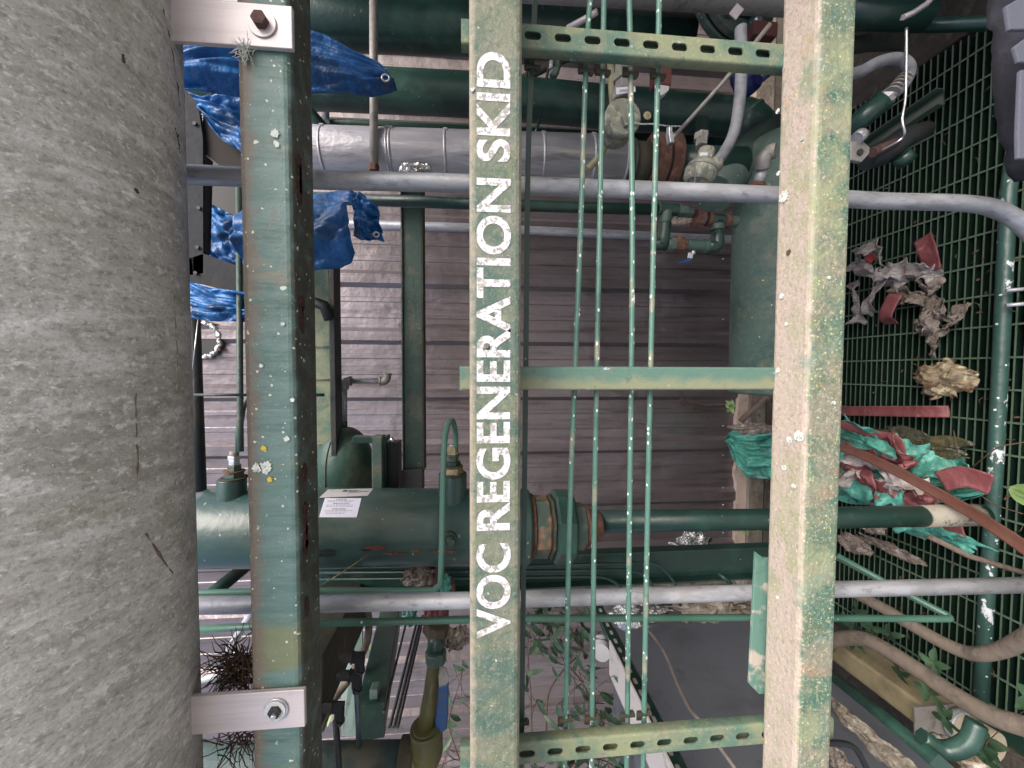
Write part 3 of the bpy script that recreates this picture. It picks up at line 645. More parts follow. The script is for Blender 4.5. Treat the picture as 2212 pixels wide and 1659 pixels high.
# clad pipe
root = thing('clad_pipe', 'aluminium clad pipe with banded jacket and rusty end flanges', 'pipe', P(1353, 352, 1.2))
CY_ = 1.2
def cl(u): return P(u, 335+(u-690)*(352-335)/(1353-690), CY_)
rr = 53*S(cl(1000))
Geo().tube([cl(400), cl(700), cl(1011), cl(1340)], rr, 56).build('jacket', m_alu, root)
for u in (710, 846, 852, 965, 1169, 1273, 1340):
    g = Geo(); g.tube([cl(u-2.5), cl(u+2.5)], rr+.0012, 56); c = cl(u)
    g.obox(c+V((rr*.72, -rr*.68, 0)), (V((.72, -.68, 0)), V((.68, .72, 0)), V((0, 0, 1))), (.004, .008, .006)); g.build('band', m_galv if u != 846 else m_alu, root)
for ua, ub, k, mt in ((1343, 1354, .98, m_rust), (1354, 1362, .9, m_greenm), (1362, 1394, .80, m_brownst), (1396, 1402, .9, m_rust), (1402, 1424, 1.13, m_rust), (1426, 1428, 1.0, m_brownst), (1430, 1452, 1.15, m_rust), (1454, 1600, .72, m_green), (1488, 1490, .74, m_greenm)):
    Geo().tube([cl(ua), cl(ub)], rr*k, 48).build('flange' if k > 1 else 'pipe_section', mt, root, bevel=.003 if k > 1 else 0)
g = ruled(px([(870, 352, CY_-.085), (905, 350, CY_-.085), (930, 356, CY_-.083)]), px([(860, 374, CY_-.075), (900, 374, CY_-.075), (935, 372, CY_-.075)]), 20, 10, .004, 60, 3)
g.build('tape_patch', m_foil, root, solid=.0005)
# round junction head behind the tubes
root = thing('junction_head', 'round mottled grey junction head with white tag behind the tubes', 'junction box', P(1346, 292, .85))
c = P(1346, 253, .85); s = S(c)
Geo().tube([c+V((0, .06, 0)), c+V((0, .015, 0)), c+V((0, .012, 0)), c+V((0, 0, 0)), c+V((0, -.004, 0))], [36*s, 38*s, 40*s, 40*s, 37*s], 48).build('cover', m_cast, root, bevel=.001)
g = Geo(); g.obox(c+V((-.013, -.008, -.0)), (V((.9, 0, .35)).normalized(), V((0, 1, 0)), V((-.35, 0, .9)).normalized()), (.014, .006, .005)); g.build('lug', m_cast, root, bevel=.002)
Geo().tube(px([(1345, 222, .88), (1345, 196, .88)]), 24*s, 24).build('neck', m_cast, root)
g = Geo(); hexa(g, P(1345, 198, .87), P(1345, 176, .87), 17*s); g.build('hex_nipple', m_galvd, root, bevel=.002)
g = Geo(); hexa(g, P(1345, 176, .87), P(1344, 160, .87), 22*s); hexa(g, P(1344, 160, .87), P(1344, 130, .87), 16*s); g.build('union_nut', m_cast, root, bevel=.002)
tg = px([(1331, 189, .845), (1372, 186, .845), (1373, 198, .845), (1331, 204, .845)]); Geo().prism(tg, (0, .001, 0)).build('tag', m_tag, root)
c2 = P(1352, 195, .8445)
def textmesh(txt, p, du, dv, Y, th=0, bold=.02):
    """text upright in the turned picture: du = size along picture right (down), dv along picture up (right)"""
    cu = bpy.data.curves.new('t', 'FONT'); cu.body = txt; cu.offset = bold*.5; cu.align_x = 'CENTER'
    o = bpy.data.objects.new('t', cu); COL.objects.link(o); bpy.context.view_layer.update()
    me = o.to_mesh(); vs = [v.co.copy() for v in me.vertices]; fs = [list(f.vertices) for f in me.polygons]
    o.to_mesh_clear(); bpy.data.objects.remove(o); return vs, fs
def label_text(lines, root, mat, fn, name='printing'):
    g = Geo()
    for txt, a, b, h in lines:      # a..b along picture right at height h (picture), returns positions by fn(u, v)
        vs, fs = textmesh(txt, None, 0, 0, 0)
        xa, xb = min(p.x for p in vs), max(p.x for p in vs)
        (ua, va), (ub, vb) = a, b
        g.add([fn(ua+(ub-ua)*(p.x-xa)/(xb-xa), va+(vb-va)*(p.x-xa)/(xb-xa)-p.y*h) for p in vs], fs, False)
    return g.build(name, mat, root)
label_text([('22N22', (1338, 199), (1358, 197), 8)], root, m_ink, lambda u, v: P(u, v, .8442))
pipe('cable_conduit', 'pale cream cable conduit curving behind the round junction head', 'conduit', [(1318, 120, .95), (1322, 190, .95), (1324, 260, .95), (1300, 330, 1.0), (1270, 365, 1.02)], 8, M('cream_conduit', (142, 136, 108), .6, 0, [('n', (110, 104, 84), 20, .5, .6, O1, .6)]), 16, smooth=True)
root = thing('tag_on_chain', 'oval brass tag and thin chain hanging beside the round junction head', 'tag', P(1398, 250, .84))
c = P(1398, 250, .84); Geo().tube([c, c-V((0, .001, 0))], .009, 24).build('oval_tag', m_brass, root)
g = Geo(); q = smoothpts(px([(1366, 264, .84), (1385, 268, .84), (1412, 268, .84), (1440, 272, .86), (1478, 273, .92)]), 10)
for i, p in enumerate(q[::1]): g.obox(p, (V((0, 0, 1)), V((1, 0, 0)) if i % 2 else V((0, 1, 0)), V((0, 1, 0)) if i % 2 else V((1, 0, 0))), (.0028, .0016, .0005))
g.build('chain', m_zinc, root)
g = Geo(); a = P(1433, 155, .9)
g.box(a+V((-.03, 0, -.022)), a+V((.03, .03, .022))); g.build('bracket_block', m_redb, label='faded red bracket block just below the upper slotted strut', cat='bracket', bevel=.003)
g = Geo(); g.prism(px([(1424, 183, .89), (1446, 186, .89), (1444, 195, .89), (1430, 206, .89), (1424, 204, .89)]), (0, .02, 0)); g.build('cut_plate', m_tag2, label='pale cut plate corner under the faded red bracket block', cat='plate')
# thin sloping rod and its small fitting
root = thing('sloping_tube', 'thin grey tube sloping from a small elbow fitting up to the right', 'tube', P(1453, 300, .9))
Geo().tube(px([(1453, 299, .9), (1560, 180, .86), (1664, 52, .80)]), 4.6*S(P(1560, 180, .86)), 12).build('tube', m_galvd, root)
g = Geo(); hexa(g, P(1446, 276, .9), P(1446, 290, .9), .008); hexa(g, P(1446, 290, .9), P(1449, 312, .9), .010); hexa(g, P(1447, 298, .9), P(1456, 294, .9), .007); g.build('elbow_fitting', m_zinc, root, bevel=.001)
# second junction head with hose
root = thing('junction_head', 'pot shaped junction head with chain, fed by the thick grey hose', 'junction box', P(1515, 398, .85))
ax = (P(1508, 392, .85)-P(1522, 345, .85)).normalized()
c0 = P(1520, 350, .85); s = S(c0)
Geo().tube([c0, c0+ax*.012, c0+ax*.022, c0+ax*.040, c0+ax*.052], [22*s, 30*s, 33*s, 32*s, 24*s], 40).build('pot', m_cast, root, bevel=.001)
Geo().tube([c0+ax*.0215, c0+ax*.0235], 34*s, 40).build('cover_ring', m_galvd, root)
Geo().tube([c0-ax*.028, c0+ax*.004], 17*s, 24).build('neck', m_cast, root)
g = Geo(); hexa(g, P(1515, 318, .86), P(1516, 296, .87), 13*s); hexa(g, P(1514, 303, .87), P(1515, 288, .87), 16*s); g.build('union_nut', m_galvd, root, bevel=.002)
Geo().prism(px([(1512, 329, .832), (1537, 330, .832), (1536, 339, .832), (1512, 338, .832)]), (0, .001, 0)).build('tag', m_tag, root)
Geo().tube([P(1534, 360, .84), P(1550, 352, .84)], [.016, .0175], 24).build('hose_socket', m_cast, root)
g = Geo(); q = smoothpts(px([(1504, 345, .828), (1501, 360, .822), (1502, 380, .82), (1499, 398, .83)]), 7)
for i, p in enumerate(q): g.obox(p, (V((0, 0, .3)), V((1, 0, 0)), V((0, 1, 0))), (.003, .0022, .0008))
g.build('chain', m_zinc, root)
pipe('flexible_hose', 'thick grey hose dropping from behind the upper strut into the pot shaped junction head', 'hose', [(1600, 60, .80), (1601, 160, .80), (1596, 230, .81), (1584, 290, .82), (1560, 335, .83), (1543, 352, .84)], 11.5, m_hose, 24, smooth=True)
pipe('navy_pipe', 'dark navy blue pipe stub behind the thick grey hose', 'pipe', [(1602, 140, 1.05), (1605, 165, 1.05), (1618, 198, 1.07)], 24, m_navy, 24, rm=.033)
pipe('navy_tube', 'small dark navy tube beside the navy pipe stub', 'tube', [(1640, 172, 1.0), (1668, 150, 1.0)], 9, m_navy, 16)
# rusty nipple coming out of the tank beside the lowest beam
root = thing('drain_nipple', 'galvanised drain nipple with elbow and rusty threads on the mossy tank', 'pipe fitting', P(1640, 405, .9))
Geo().tube(px([(1635, 405, .92), (1648, 362, .90)]), 11*S(P(1640, 380, .9)), 20).build('nipple', m_galv, root)
Geo().tube(px([(1634, 407, .92), (1636, 398, .92)]), 16*S(P(1640, 380, .9)), 20).build('socket', m_rust, root, bevel=.002)
Geo().tube(smoothpts(px([(1647, 364, .90), (1650, 345, .89), (1662, 330, .88), (1676, 326, .87)]), 6), 15*S(P(1640, 380, .9)), 20).build('elbow', m_galvd, root)
# horizontal mossy tank low in the middle
root = thing('mossy_tank', 'large mossy green horizontal tank behind the lowest beam', 'tank', P(1640, 640, 1.15))
za = P(1573, 600, 1.12).z; rt = .145; tx1 = P(1600, 380, 1.15).x+.10; tx0 = P(1600, 853, 1.05).x
yc_ = 1.22; th_ = math.atan((1573-1106)/F)+PITCH; zc_ = CAMZ-(rt+yc_*math.sin(th_))/math.cos(th_)
Geo().tube([(tx0-.012, yc_, zc_), (tx0-.008, yc_, zc_), (tx0, yc_, zc_), (tx1, yc_, zc_), (tx1+.03, yc_, zc_), (tx1+.055, yc_, zc_), (tx1+.07, yc_, zc_)], [rt*.4, rt*.93, rt, rt, rt*.95, rt*.75, rt*.3], 72).build('shell', m_tankm, root)
# ---------------------------------------------------------------- valve manifold
root = thing('valve_manifold', 'green threaded pipe loop with rusty unions and a blue levered valve', 'valve', P(1490, 520, .95))
MY = .95; s = S(P(1480, 480, MY))
def mt(pts, r, mat, name, bev=0, seg=20): return Geo().tube(px([(u, v, MY) for u, v in pts]), r*s, seg).build(name, mat, root, bevel=bev)
mt([(640, 426), (1128, 444), (1420, 453)], 11.5, m_green, 'pipe')
# coordinates read at 4.02 picture px per unit around (1399, 384)
def q_(x, y): return (1399+x*.1364, 384+y*.1364)
mt([q_(150, 495), q_(480, 515)], 12.5, m_green, 'tee', .002); mt([q_(150, 495), q_(175, 495)], 14, m_greenm, 'collar', .001); mt([q_(470, 515), q_(500, 516)], 14, m_greenm, 'collar', .001)
g = Geo(); hexa(g, P(*q_(500, 530), MY), P(*q_(620, 545), MY), 14*s); hexa(g, P(*q_(620, 545), MY), P(*q_(710, 555), MY), 11*s); g.build('strainer_plug', m_greenm, root, bevel=.002)
mt([q_(290, 540), q_(275, 740)], 12.5, m_greenm, 'elbow', .001)
q = smoothpts(px([(*q_(275, 720), MY), (*q_(262, 860), MY), (*q_(240, 1000), MY), (*q_(190, 1070), MY)]), 6); Geo().tube(q, 13.5*s, 22).build('elbow', m_green, root)
mt([q_(60, 1050), q_(340, 1070)], 11.5, m_green, 'nipple'); mt([q_(300, 1065), q_(360, 1072)], 13.5, m_greenm, 'collar', .001)
for a, b, r, mm in ((345, 425, 16, m_greenm), (425, 540, 19, m_rust), (540, 605, 13, m_rust)):
    g = Geo(); hexa(g, P(*q_(a, 1062), MY), P(*q_(b, 1066), MY), r*s, 8); g.build('union', mm, root, bevel=.002)
mt([q_(605, 1066), q_(900, 1085)], 12.5, m_greenm, 'valve_body', .002); mt([q_(880, 1085), q_(950, 1088)], 14.5, m_greenm, 'collar', .001)
q = fillet(px([(*q_(940, 1090), MY), (*q_(1110, 1100), MY), (*q_(1105, 700), MY)]), .03, 8); Geo().tube(q, 13*s, 22).build('elbow', m_green, root)
mt([q_(1100, 740), q_(1100, 830)], 14.5, m_greenm, 'collar', .001); mt([q_(960, 660), q_(1200, 680)], 13, m_green, 'tee', .002)
mt([q_(930, 655), q_(1000, 660)], 15, m_rust, 'collar', .001); mt([q_(890, 655), q_(950, 658)], 8, m_greenm, 'nipple')
g = Geo(); hexa(g, P(*q_(735, 640), MY), P(*q_(880, 665), MY), 19*s, 8); g.build('union', m_rust, root, bevel=.003)
mt([q_(1200, 680), q_(1300, 690)], 14, m_rust, 'nipple', .001); mt([q_(1290, 690), q_(1420, 695)], 12.5, m_greenm, 'coupling', .004)
g = ruled(px([(*q_(400, 640), MY-.02), (*q_(560, 650), MY-.02), (*q_(720, 640), MY-.02)]), px([(*q_(370, 740), MY-.02), (*q_(520, 770), MY-.02), (*q_(690, 700), MY-.02)]), 24, 12, .008, 60, 2); g.build('torn_tape', m_rag, root, solid=.0006)
q = px([(*q_(690, 1150), MY-.015), (*q_(680, 1270), MY-.03), (*q_(640, 1310), MY-.032), (*q_(480, 1350), MY-.035)])
for nm, pl, mm in (('lever', [q_(650, 1180), q_(725, 1190), q_(715, 1275), q_(640, 1270)], m_ss), ('lever_grip', [q_(640, 1268), q_(718, 1278), q_(700, 1305), q_(600, 1350), q_(480, 1358), q_(475, 1348), q_(580, 1305)], m_handle)):
    Geo().prism([P(u, v, MY-.03) for u, v in pl], (0, .004, 0)).build(nm, mm, root, bevel=.001)
mt([q_(715, 1150), q_(725, 1215)], 5, m_zinc, 'stem')
pipe('galvanised_rail', 'thin galvanised pipe running along the siding behind the manifold', 'pipe', [(560, 478, 1.75), (1011, 492, 1.75), (1128, 497, 1.75), (1600, 519, 1.75), (1700, 523, 1.75)], 9, m_galv, 16)
# long horizontal channel beam of the rear frame
root = thing('rear_beam', 'tall narrow green channel standing out from the siding, moss stained', 'beam', P(890, 1050, 1.3))
a = P(890, 405, 1.32); b = P(891, 1016, 1.32); s = S(a)
g = Geo(); g.box((b.x, 1.32, a.z-21*s), (a.x+.02, 1.36, a.z+21*s-.0)); o = g.build('web', m_greenm, root, bevel=.004)
g = Geo(); g.box((b.x, 1.305, a.z-21*s-.004), (a.x+.02, 1.362, a.z-21*s)); g.build('flange', m_brownst, root)
g = Geo(); g.box((b.x, 1.312, a.z+21*s), (a.x+.02, 1.362, a.z+21*s+.004)); g.build('flange', m_greenm, root)
g = Geo(); g.prism(px([(838, 1060, 1.28), (868, 1016, 1.3), (912, 1012, 1.3), (913, 1060, 1.28)]), (0, .05, 0)); g.build('cleat', m_darkst, root, bevel=.002)
# second rear frame member behind the top beam
root = thing('rear_panel', 'dark edged green panel strip beside the top beam, stained yellow green', 'panel', P(700, 930, 1.1))
a = P(690, 560, 1.15); b = P(690, 960, 1.15)
g = Geo(); g.box((b.x, 1.15, P(711, 700, 1.15).z), (a.x, 1.165, P(600, 700, 1.15).z)); g.build('sheet', m_strut, root)
g = Geo(); g.box((b.x-.05, 1.12, P(723, 700, 1.12).z), (a.x+.05, 1.17, P(711, 700, 1.12).z)); g.build('edge_channel', m_darkst, root, bevel=.002)
for v in (749, 820): pipe('wire', None, None, [(600, v, 1.145), (715, v, 1.145)], 1.5, m_zinc, 6, root=root)
pipe('bracket', None, None, [(640, 640, 1.1), (700, 660, 1.1), (712, 690, 1.1)], 12, m_darkst, 4, root=root)
pipe('peg', None, None, [(640, 853, 1.1), (700, 853, 1.1)], 3.5, m_darkst, 8, root=root)
# domed tank with pipe nipple
root = thing('domed_tank', 'green domed tank end with a pipe nipple on its crown', 'tank', P(740, 1050, 1.15))
a = P(743, 921, 1.2); Rt = 60*S(a); prof = []
pts = []; rs = []
for k in range(13):
    t = PI/2*k/12; pts.append(a-V((Rt*1.45*(1-math.cos(t)), 0, 0))); rs.append(max(Rt*math.sin(t), .0015))
pts.append(pts[-1]-V((.12, 0, 0))); rs.append(Rt)
Geo().tube(pts, rs, 48).build('shell', M('tank_green_paint', (44, 80, 70), .5, 0, [('n', (118, 120, 84), 5, .5, .62, O1, .7), ('n', (92, 92, 72), 12, .55, .66, O1, .6)], (40, .2)), root)
q = [p+V((0, -r_*.96-.001, r_*.28)) for p, r_ in zip(pts, rs)]; Geo().tube(q, .0025, 6).build('seam', m_greenm, root)
Geo().tube(px([(743, 923, 1.2), (743, 910, 1.2)]), 7*S(a), 20).build('boss', m_green, root)
root = thing('riser_fitting', 'pale galvanised pipe riser with two elbows on top of the domed tank', 'pipe fitting', P(743, 911, 1.2))
s = S(a); Y_ = 1.2
Geo().tube(px([(743, 912, Y_), (743, 840, Y_)]), 6.6*s, 20).build('nipple', m_galv, root)
Geo().tube(smoothpts(px([(743, 842, Y_), (743, 832, Y_), (747, 825, Y_), (757, 823, Y_)]), 6), 9*s, 22).build('elbow', m_galvd, root)
for p_, q2_ in (((743, 839), (743, 834)), ((755, 823), (759, 823)), ((820, 823), (824, 823)), ((836, 809), (836, 806))): Geo().tube(px([(*p_, Y_), (*q2_, Y_)]), 10.5*s, 22).build('collar', m_galvd, root, bevel=.001)
Geo().tube(px([(758, 823, Y_), (822, 823, Y_)]), 6.2*s, 20).build('nipple', m_galv, root)
Geo().tube(smoothpts(px([(822, 823, Y_), (829, 823, Y_), (835, 818, Y_), (836, 807, Y_)]), 6), 9*s, 22, False).build('elbow', m_galvd, root)
# bracket in front of tank
root = thing('steel_bracket', 'green steel bracket with dark post and pale clip beside the domed tank', 'bracket', P(815, 1053, 1.05))
g = Geo(); g.prism(px([(762, 943, 1.03), (806, 945, 1.03), (806, 958, 1.03), (758, 958, 1.03)]), (0, .03, 0)); g.build('arm', m_green, root, bevel=.002)
g = Geo(); g.box(P(803, 1062, 1.03), P(825, 943, 1.03)+V((0, .04, 0))); g.build('post', m_greenm, root, bevel=.003)
g = Geo(); g.box(P(827, 1062, 1.05), P(833, 944, 1.05)+V((0, .05, 0))); g.build('post_edge', m_green, root)
g = Geo(); g.box(P(836, 1062, 1.08), P(860, 956, 1.08)+V((0, .05, 0))); g.build('box', m_darkst, root, bevel=.002)
g = Geo(); g.tube(px([(838, 956, 1.05), (846, 948, 1.04), (850, 954, 1.04)]), .005, 8); g.build('clip', m_zinc, root)
# ================================================================ filter vessel
root = thing('filter_vessel', 'green vertical cylinder vessel with stickers, nozzles and rust at its lower side', 'vessel', P(1140, 1140, .95))
VY = .95
def vc(u): return P(u, 1138-(u-430)*.003, VY)
rv = 80*S(vc(800)); top = vc(436)
zs = [(424, .45), (428, .75), (436, .92), (446, .985), (458, 1), (700, 1), (1136, 1), (1141, .97)]
Geo().tube([vc(u) for u, _ in zs], [rv*k for _, k in zs], 72).build('shell', M('vessel_green_paint', (46, 74, 70), .32, 0, [('n', (62, 90, 88), 5, .5, .66, (1, 1, 1), .7), ('n', (96, 98, 86), 9, .54, .66, (1, 1, .3), .6), ('v', (150, 170, 140), 50, .2, .12, (1, 1, 2), .8)], (50, .12)), root)
def onv(u, v, off=.0006):       # point on the vessel's side seen at u, v
    d = ray(u, v); c = vc(u); ox, oy = CAM.x-c.x, CAM.y-c.y; r_ = rv+off
    A = d.x**2+d.y**2; B = 2*(ox*d.x+oy*d.y); C_ = ox*ox+oy*oy-r_*r_; D = B*B-4*A*C_
    t = (-B-math.sqrt(max(D, 0)))/(2*A); return CAM+d*t
def sticker(poly, mat, name, off=.0006, n=14):
    # poly: four corners, (u, v) TL TR BR BL in the picture
    A = [onv(poly[0][0]+(poly[1][0]-poly[0][0])*i/n, poly[0][1]+(poly[1][1]-poly[0][1])*i/n, off) for i in range(n+1)]
    vs = []; m_ = 10
    for j in range(m_+1):
        for i in range(n+1):
            t, s_ = i/n, j/m_
            uu = (poly[0][0]*(1-t)+poly[1][0]*t)*(1-s_)+(poly[3][0]*(1-t)+poly[2][0]*t)*s_
            vv = (poly[0][1]*(1-t)+poly[1][1]*t)*(1-s_)+(poly[3][1]*(1-t)+poly[2][1]*t)*s_
            vs.append(onv(uu, vv, off))
    return Geo().add(vs, [(j*(n+1)+i, j*(n+1)+i+1, (j+1)*(n+1)+i+1, (j+1)*(n+1)+i) for j in range(m_) for i in range(n)], True).build(name, mat, root)
def su(x): return 680.3+x*.07441
def sv(y): return 1031.4+y*.07441
st_a = sticker([(su(380), sv(345)), (su(1690), sv(320)), (su(1530), sv(530)), (su(120), sv(588))], m_tag2, 'upper_sticker')
st_b = sticker([(su(290), sv(600)), (su(1350), sv(600)), (su(1210), sv(1160)), (su(115), sv(1155))], m_tag, 'caution_sticker', .0010)
sticker([(su(840), sv(362)), (su(975), sv(360)), (su(920), sv(412)), (su(785), sv(415))], m_ink, 'printed_block', .0014); COL.objects[-1].parent = st_a
fnv = lambda u, v: onv(u, v, .0014)
def dash(lines):
    g = Geo(); rr = random.Random(4)
    for xa, xb, y, h in lines:
        x = xa
        while x < xb:
            w_ = rr.uniform(40, 110); e = min(x+w_, xb)
            g.add([fnv(su(x), sv(y)), fnv(su(e), sv(y)), fnv(su(e), sv(y+h)), fnv(su(x), sv(y+h))], [(0, 1, 2, 3)], False); x = e+22
    g.build('small_print', M('faded_small_print', (150, 148, 160), .7), st_b)
dash([(370, 1130, 664, 14), (360, 1095, 700, 14), (320, 1135, 795, 14), (320, 1110, 832, 14), (265, 1090, 955, 14), (305, 900, 996, 14), (310, 855, 1038, 14)])
label_text([('CAUTION', (su(615), sv(655)), (su(925), sv(652)), 3.6), ('PRECAUCIÓN', (su(528), sv(775)), (su(995), sv(772)), 3.6), ('ATTENTION', (su(485), sv(935)), (su(890), sv(935)), 4.4)], st_b, m_ink, fnv)
dash2 = Geo()
for xa, xb, y, h in ((1000, 1270, 366, 26), (985, 1235, 392, 20), (1290, 1570, 392, 18), (960, 1330, 434, 10)):
    dash2.add([fnv(su(xa+ (0)), sv(y)), fnv(su(xb), sv(y)), fnv(su(xb-20), sv(y+h)), fnv(su(xa-20), sv(y+h))], [(0, 1, 2, 3)], False)
dash2.build('faded_print', M('faded_print', (110, 106, 112), .7), st_a)
for i, (u, v, w_, h_) in enumerate([(812, 1184, 24, 7), (792, 1188, 16, 3), (707, 1190, 26, 4), (700, 1199, 30, 5), (960, 1192, 36, 5), (850, 1196, 30, 4), (900, 1190, 14, 4)]):
    n = 16; rr = random.Random(i); pl = [onv(u+math.cos(2*PI*k/n)*w_*rr.uniform(.6, 1.1), v+math.sin(2*PI*k/n)*h_*rr.uniform(.5, 1.1), .0008) for k in range(n)]
    Geo().prism(pl, (0, -.0006, 0)).build('rust_patch', (m_redb if i == 0 else m_rubber if i in (1, 2, 3) else m_rust), root)
def nozzle(u, vtop, r_px, dz):
    c = P(u, vtop+75, VY-.02); a = P(u, vtop+32, VY-.02); b = P(u, vtop, VY-.02); s = S(a)
    Geo().tube([c, a, b], [r_px*1.12*s, r_px*s, r_px*s], 36).build('nozzle', M('vessel_green_paint', (0, 0, 0)), root, bevel=.002)
    return COL.objects[-1], b, s
n1, b, s = nozzle(978, 1025, 30, 0); n2, b2, s2 = nozzle(501, 1033, 27, 0)
def stackfit(u, v0, s, Yn, parts, root):
    v = v0
    for h, r_, mm, seg in parts:
        g = Geo(); p, q = P(u, v, Yn), P(u, v-h, Yn)
        g.tube([p, q], r_*s, seg, flat=seg < 10); g.build('fitting', mm, root, bevel=.0012); v -= h
    return v
stackfit(978, 1025, s, VY-.02, [(3, 30, m_brownst, 36), (13, 23, m_brass, 6), (4, 22, m_rust, 20), (9, 17, m_green, 6), (10, 13, m_greenm, 6), (4, 15, m_greenm, 6), (18, 12, m_brass, 6), (4, 8, m_zinc, 16)], n1)
stackfit(506, 1033, s2, VY-.02, [(3, 26, m_brownst, 36), (10, 20, m_greenm, 6), (4, 20, m_rust, 20), (12, 14, m_greenm, 6), (12, 11, m_zinc, 6), (8, 13, m_zinc, 6), (10, 9, m_galvd, 16)], n2)
Geo().tube(px([(516, 975, VY-.02), (516, 930, VY-.02), (524, 880, VY-.01), (540, 853, VY), (620, 850, VY)]), 6.6*s2, 14).build('sensing_tube', m_greenm, root)
p = onv(973, 1160, 0); g = Geo(); Geo().tube([p+V((0, .004, 0)), p-V((0, .010, 0))], .014, 24).build('plug', m_green, root, bevel=.002)
hexa(g, p-V((0, .010, 0)), p-V((.003, .026, .004)), .0085); g.build('plug_head', m_greenm, COL.objects[-1], bevel=.001)
# threads and lock nut below the vessel
g = Geo(); n = 16; g.tube([vc(1128+22*i/n) for i in range(n+1)], [rv*(.86+.02*(i % 2)) for i in range(n+1)], 60); g.build('thread', m_rust, root)
for ua, ub, k, mm, seg in ((1148, 1184, .84, M('rust_streaked_green', (62, 80, 70), .7, 0, [('n', (134, 96, 72), 14, .48, .58, O1, .85), ('n', (150, 140, 120), 30, .54, .64, O1, .6)], (80, .4)), 8), (1184, 1192, .88, m_brownst, 8), (1192, 1234, 1.0, m_green, 8), (1236, 1260, .64, m_greenm, 8), (1260, 1268, .60, m_rust, 16), (1268, 1296, .42, m_rust, 24)):
    g = Geo(); p_, q_2 = vc(ua), vc(ub); e = (q_2-p_)*.14; r_ = rv*k
    g.tube([p_, p_+e, q_2-e, q_2], [r_*.93, r_, r_, r_*.93] if seg < 24 else [r_*1.25, r_*1.1, r_, r_*.9], seg, flat=seg < 20, phase=.35); g.build('hex_nut' if seg < 20 else 'reducer', mm, root, bevel=.003)
pipe('drop_pipe', 'straight green pipe below the filter vessel, wrapped in tape near the floor', 'pipe', [(1255, 1126, .96), (1640, 1122, .96), (1811, 1118, .94), (2122, 1112, .90)], 0, m_green, 32, rm=.0285)
pipe('tape_wrap', 'grey mottled tape wrapped around lower end of the green drop pipe', 'tape', [(1992, 1115, .915), (2110, 1112, .901)], 0, M('mottled_tape', (138, 132, 120), .7, 0, [('n', (70, 64, 58), 40, .55, .62, O1, .9)], (60, .3)), 32, rm=.0293)
# ================================================================ lower left region
# dark vertical channel post with three small tubes
root = thing('channel_post', 'dark green channel post standing behind the lower conduit', 'post', P(1640, 1215, 1.15))
PY = 1.15
a0, a1 = P(640, 1188, PY), P(1700, 1185, PY); b0, b1 = P(640, 1272, PY), P(1700, 1246, PY)
g = Geo(); xl = P(1200, 1260, PY).x; xr_ = P(1200, 1190, PY).x; zt_, zb_ = P(600, 1220, PY).z, P(1735, 1220, PY).z
g.box((xl, PY, zb_), (xr_, PY+.006, zt_)); g.build('web', m_green, root)
g = Geo(); g.box((xl, PY-.03, zb_), (xl+.005, PY, zt_)); g.build('flange', m_green, root)
g = Geo(); g.box((xr_-.005, PY-.03, zb_), (xr_, PY, zt_)); g.build('flange', m_green, root)
for i, (v0, u1, vb) in enumerate([(1222, 1420, 1259), (1233, 1368, 1253), (1247, 1306, 1268)]):
    q = fillet(px([(560, v0+6, PY-.045), (1130, v0, PY-.045), (u1, v0-6 if i == 0 else v0-2, PY-.045), (u1+40, vb, PY-.05), (u1+50, vb+50, PY-.07)]), .03, 6)
    Geo().tube(q, .0045, 12).build('capillary_tube', m_green, label=['longest thin green tube in front of the channel post', 'middle length thin green tube in front of the channel post', 'shortest thin green tube in front of the channel post'][i], cat='tube', group='thin tubes along the channel post')
pipe('short_stay', 'small green stay near the foot of the channel post', 'bar', [(1552, 1238, 1.0), (1580, 1262, .98)], 5, m_green, 6)
# cabinet
XC = -1.15
zc0, zc1 = -.0, 0
zS = XP(1369, 1448, XC).z; zS1 = XP(1351, 1448, XC).z
root = thing('grey_cabinet', 'large dark grey steel cabinet panel behind the lower left strut', 'cabinet', (XC-.2, 1.2, .1))
Yb = XP(1500, 1343, XC).y; zlo = XP(1806, 1473, XC).z
g = Geo(); g.box((XC-.5, .30, zlo), (XC, Yb, zS-.012)); g.build('body', m_cab, root, bevel=.004)
zB = zS1+.004
g = Geo(); zz = zB+.03
def HB(u, v): d = ray(u, v); return CAM+d*((zz-CAMZ)/d.z)
q1, q2, q3, q4 = HB(1316, 1383), HB(1316, 1456), HB(1403, 1659), HB(1452, 1659)
g.prism([q1, q2, q2+(q3-q2)*1.6, q1+(q4-q1)*1.6], (0, 0, -.006)); g.build('cover_board', m_board, root)
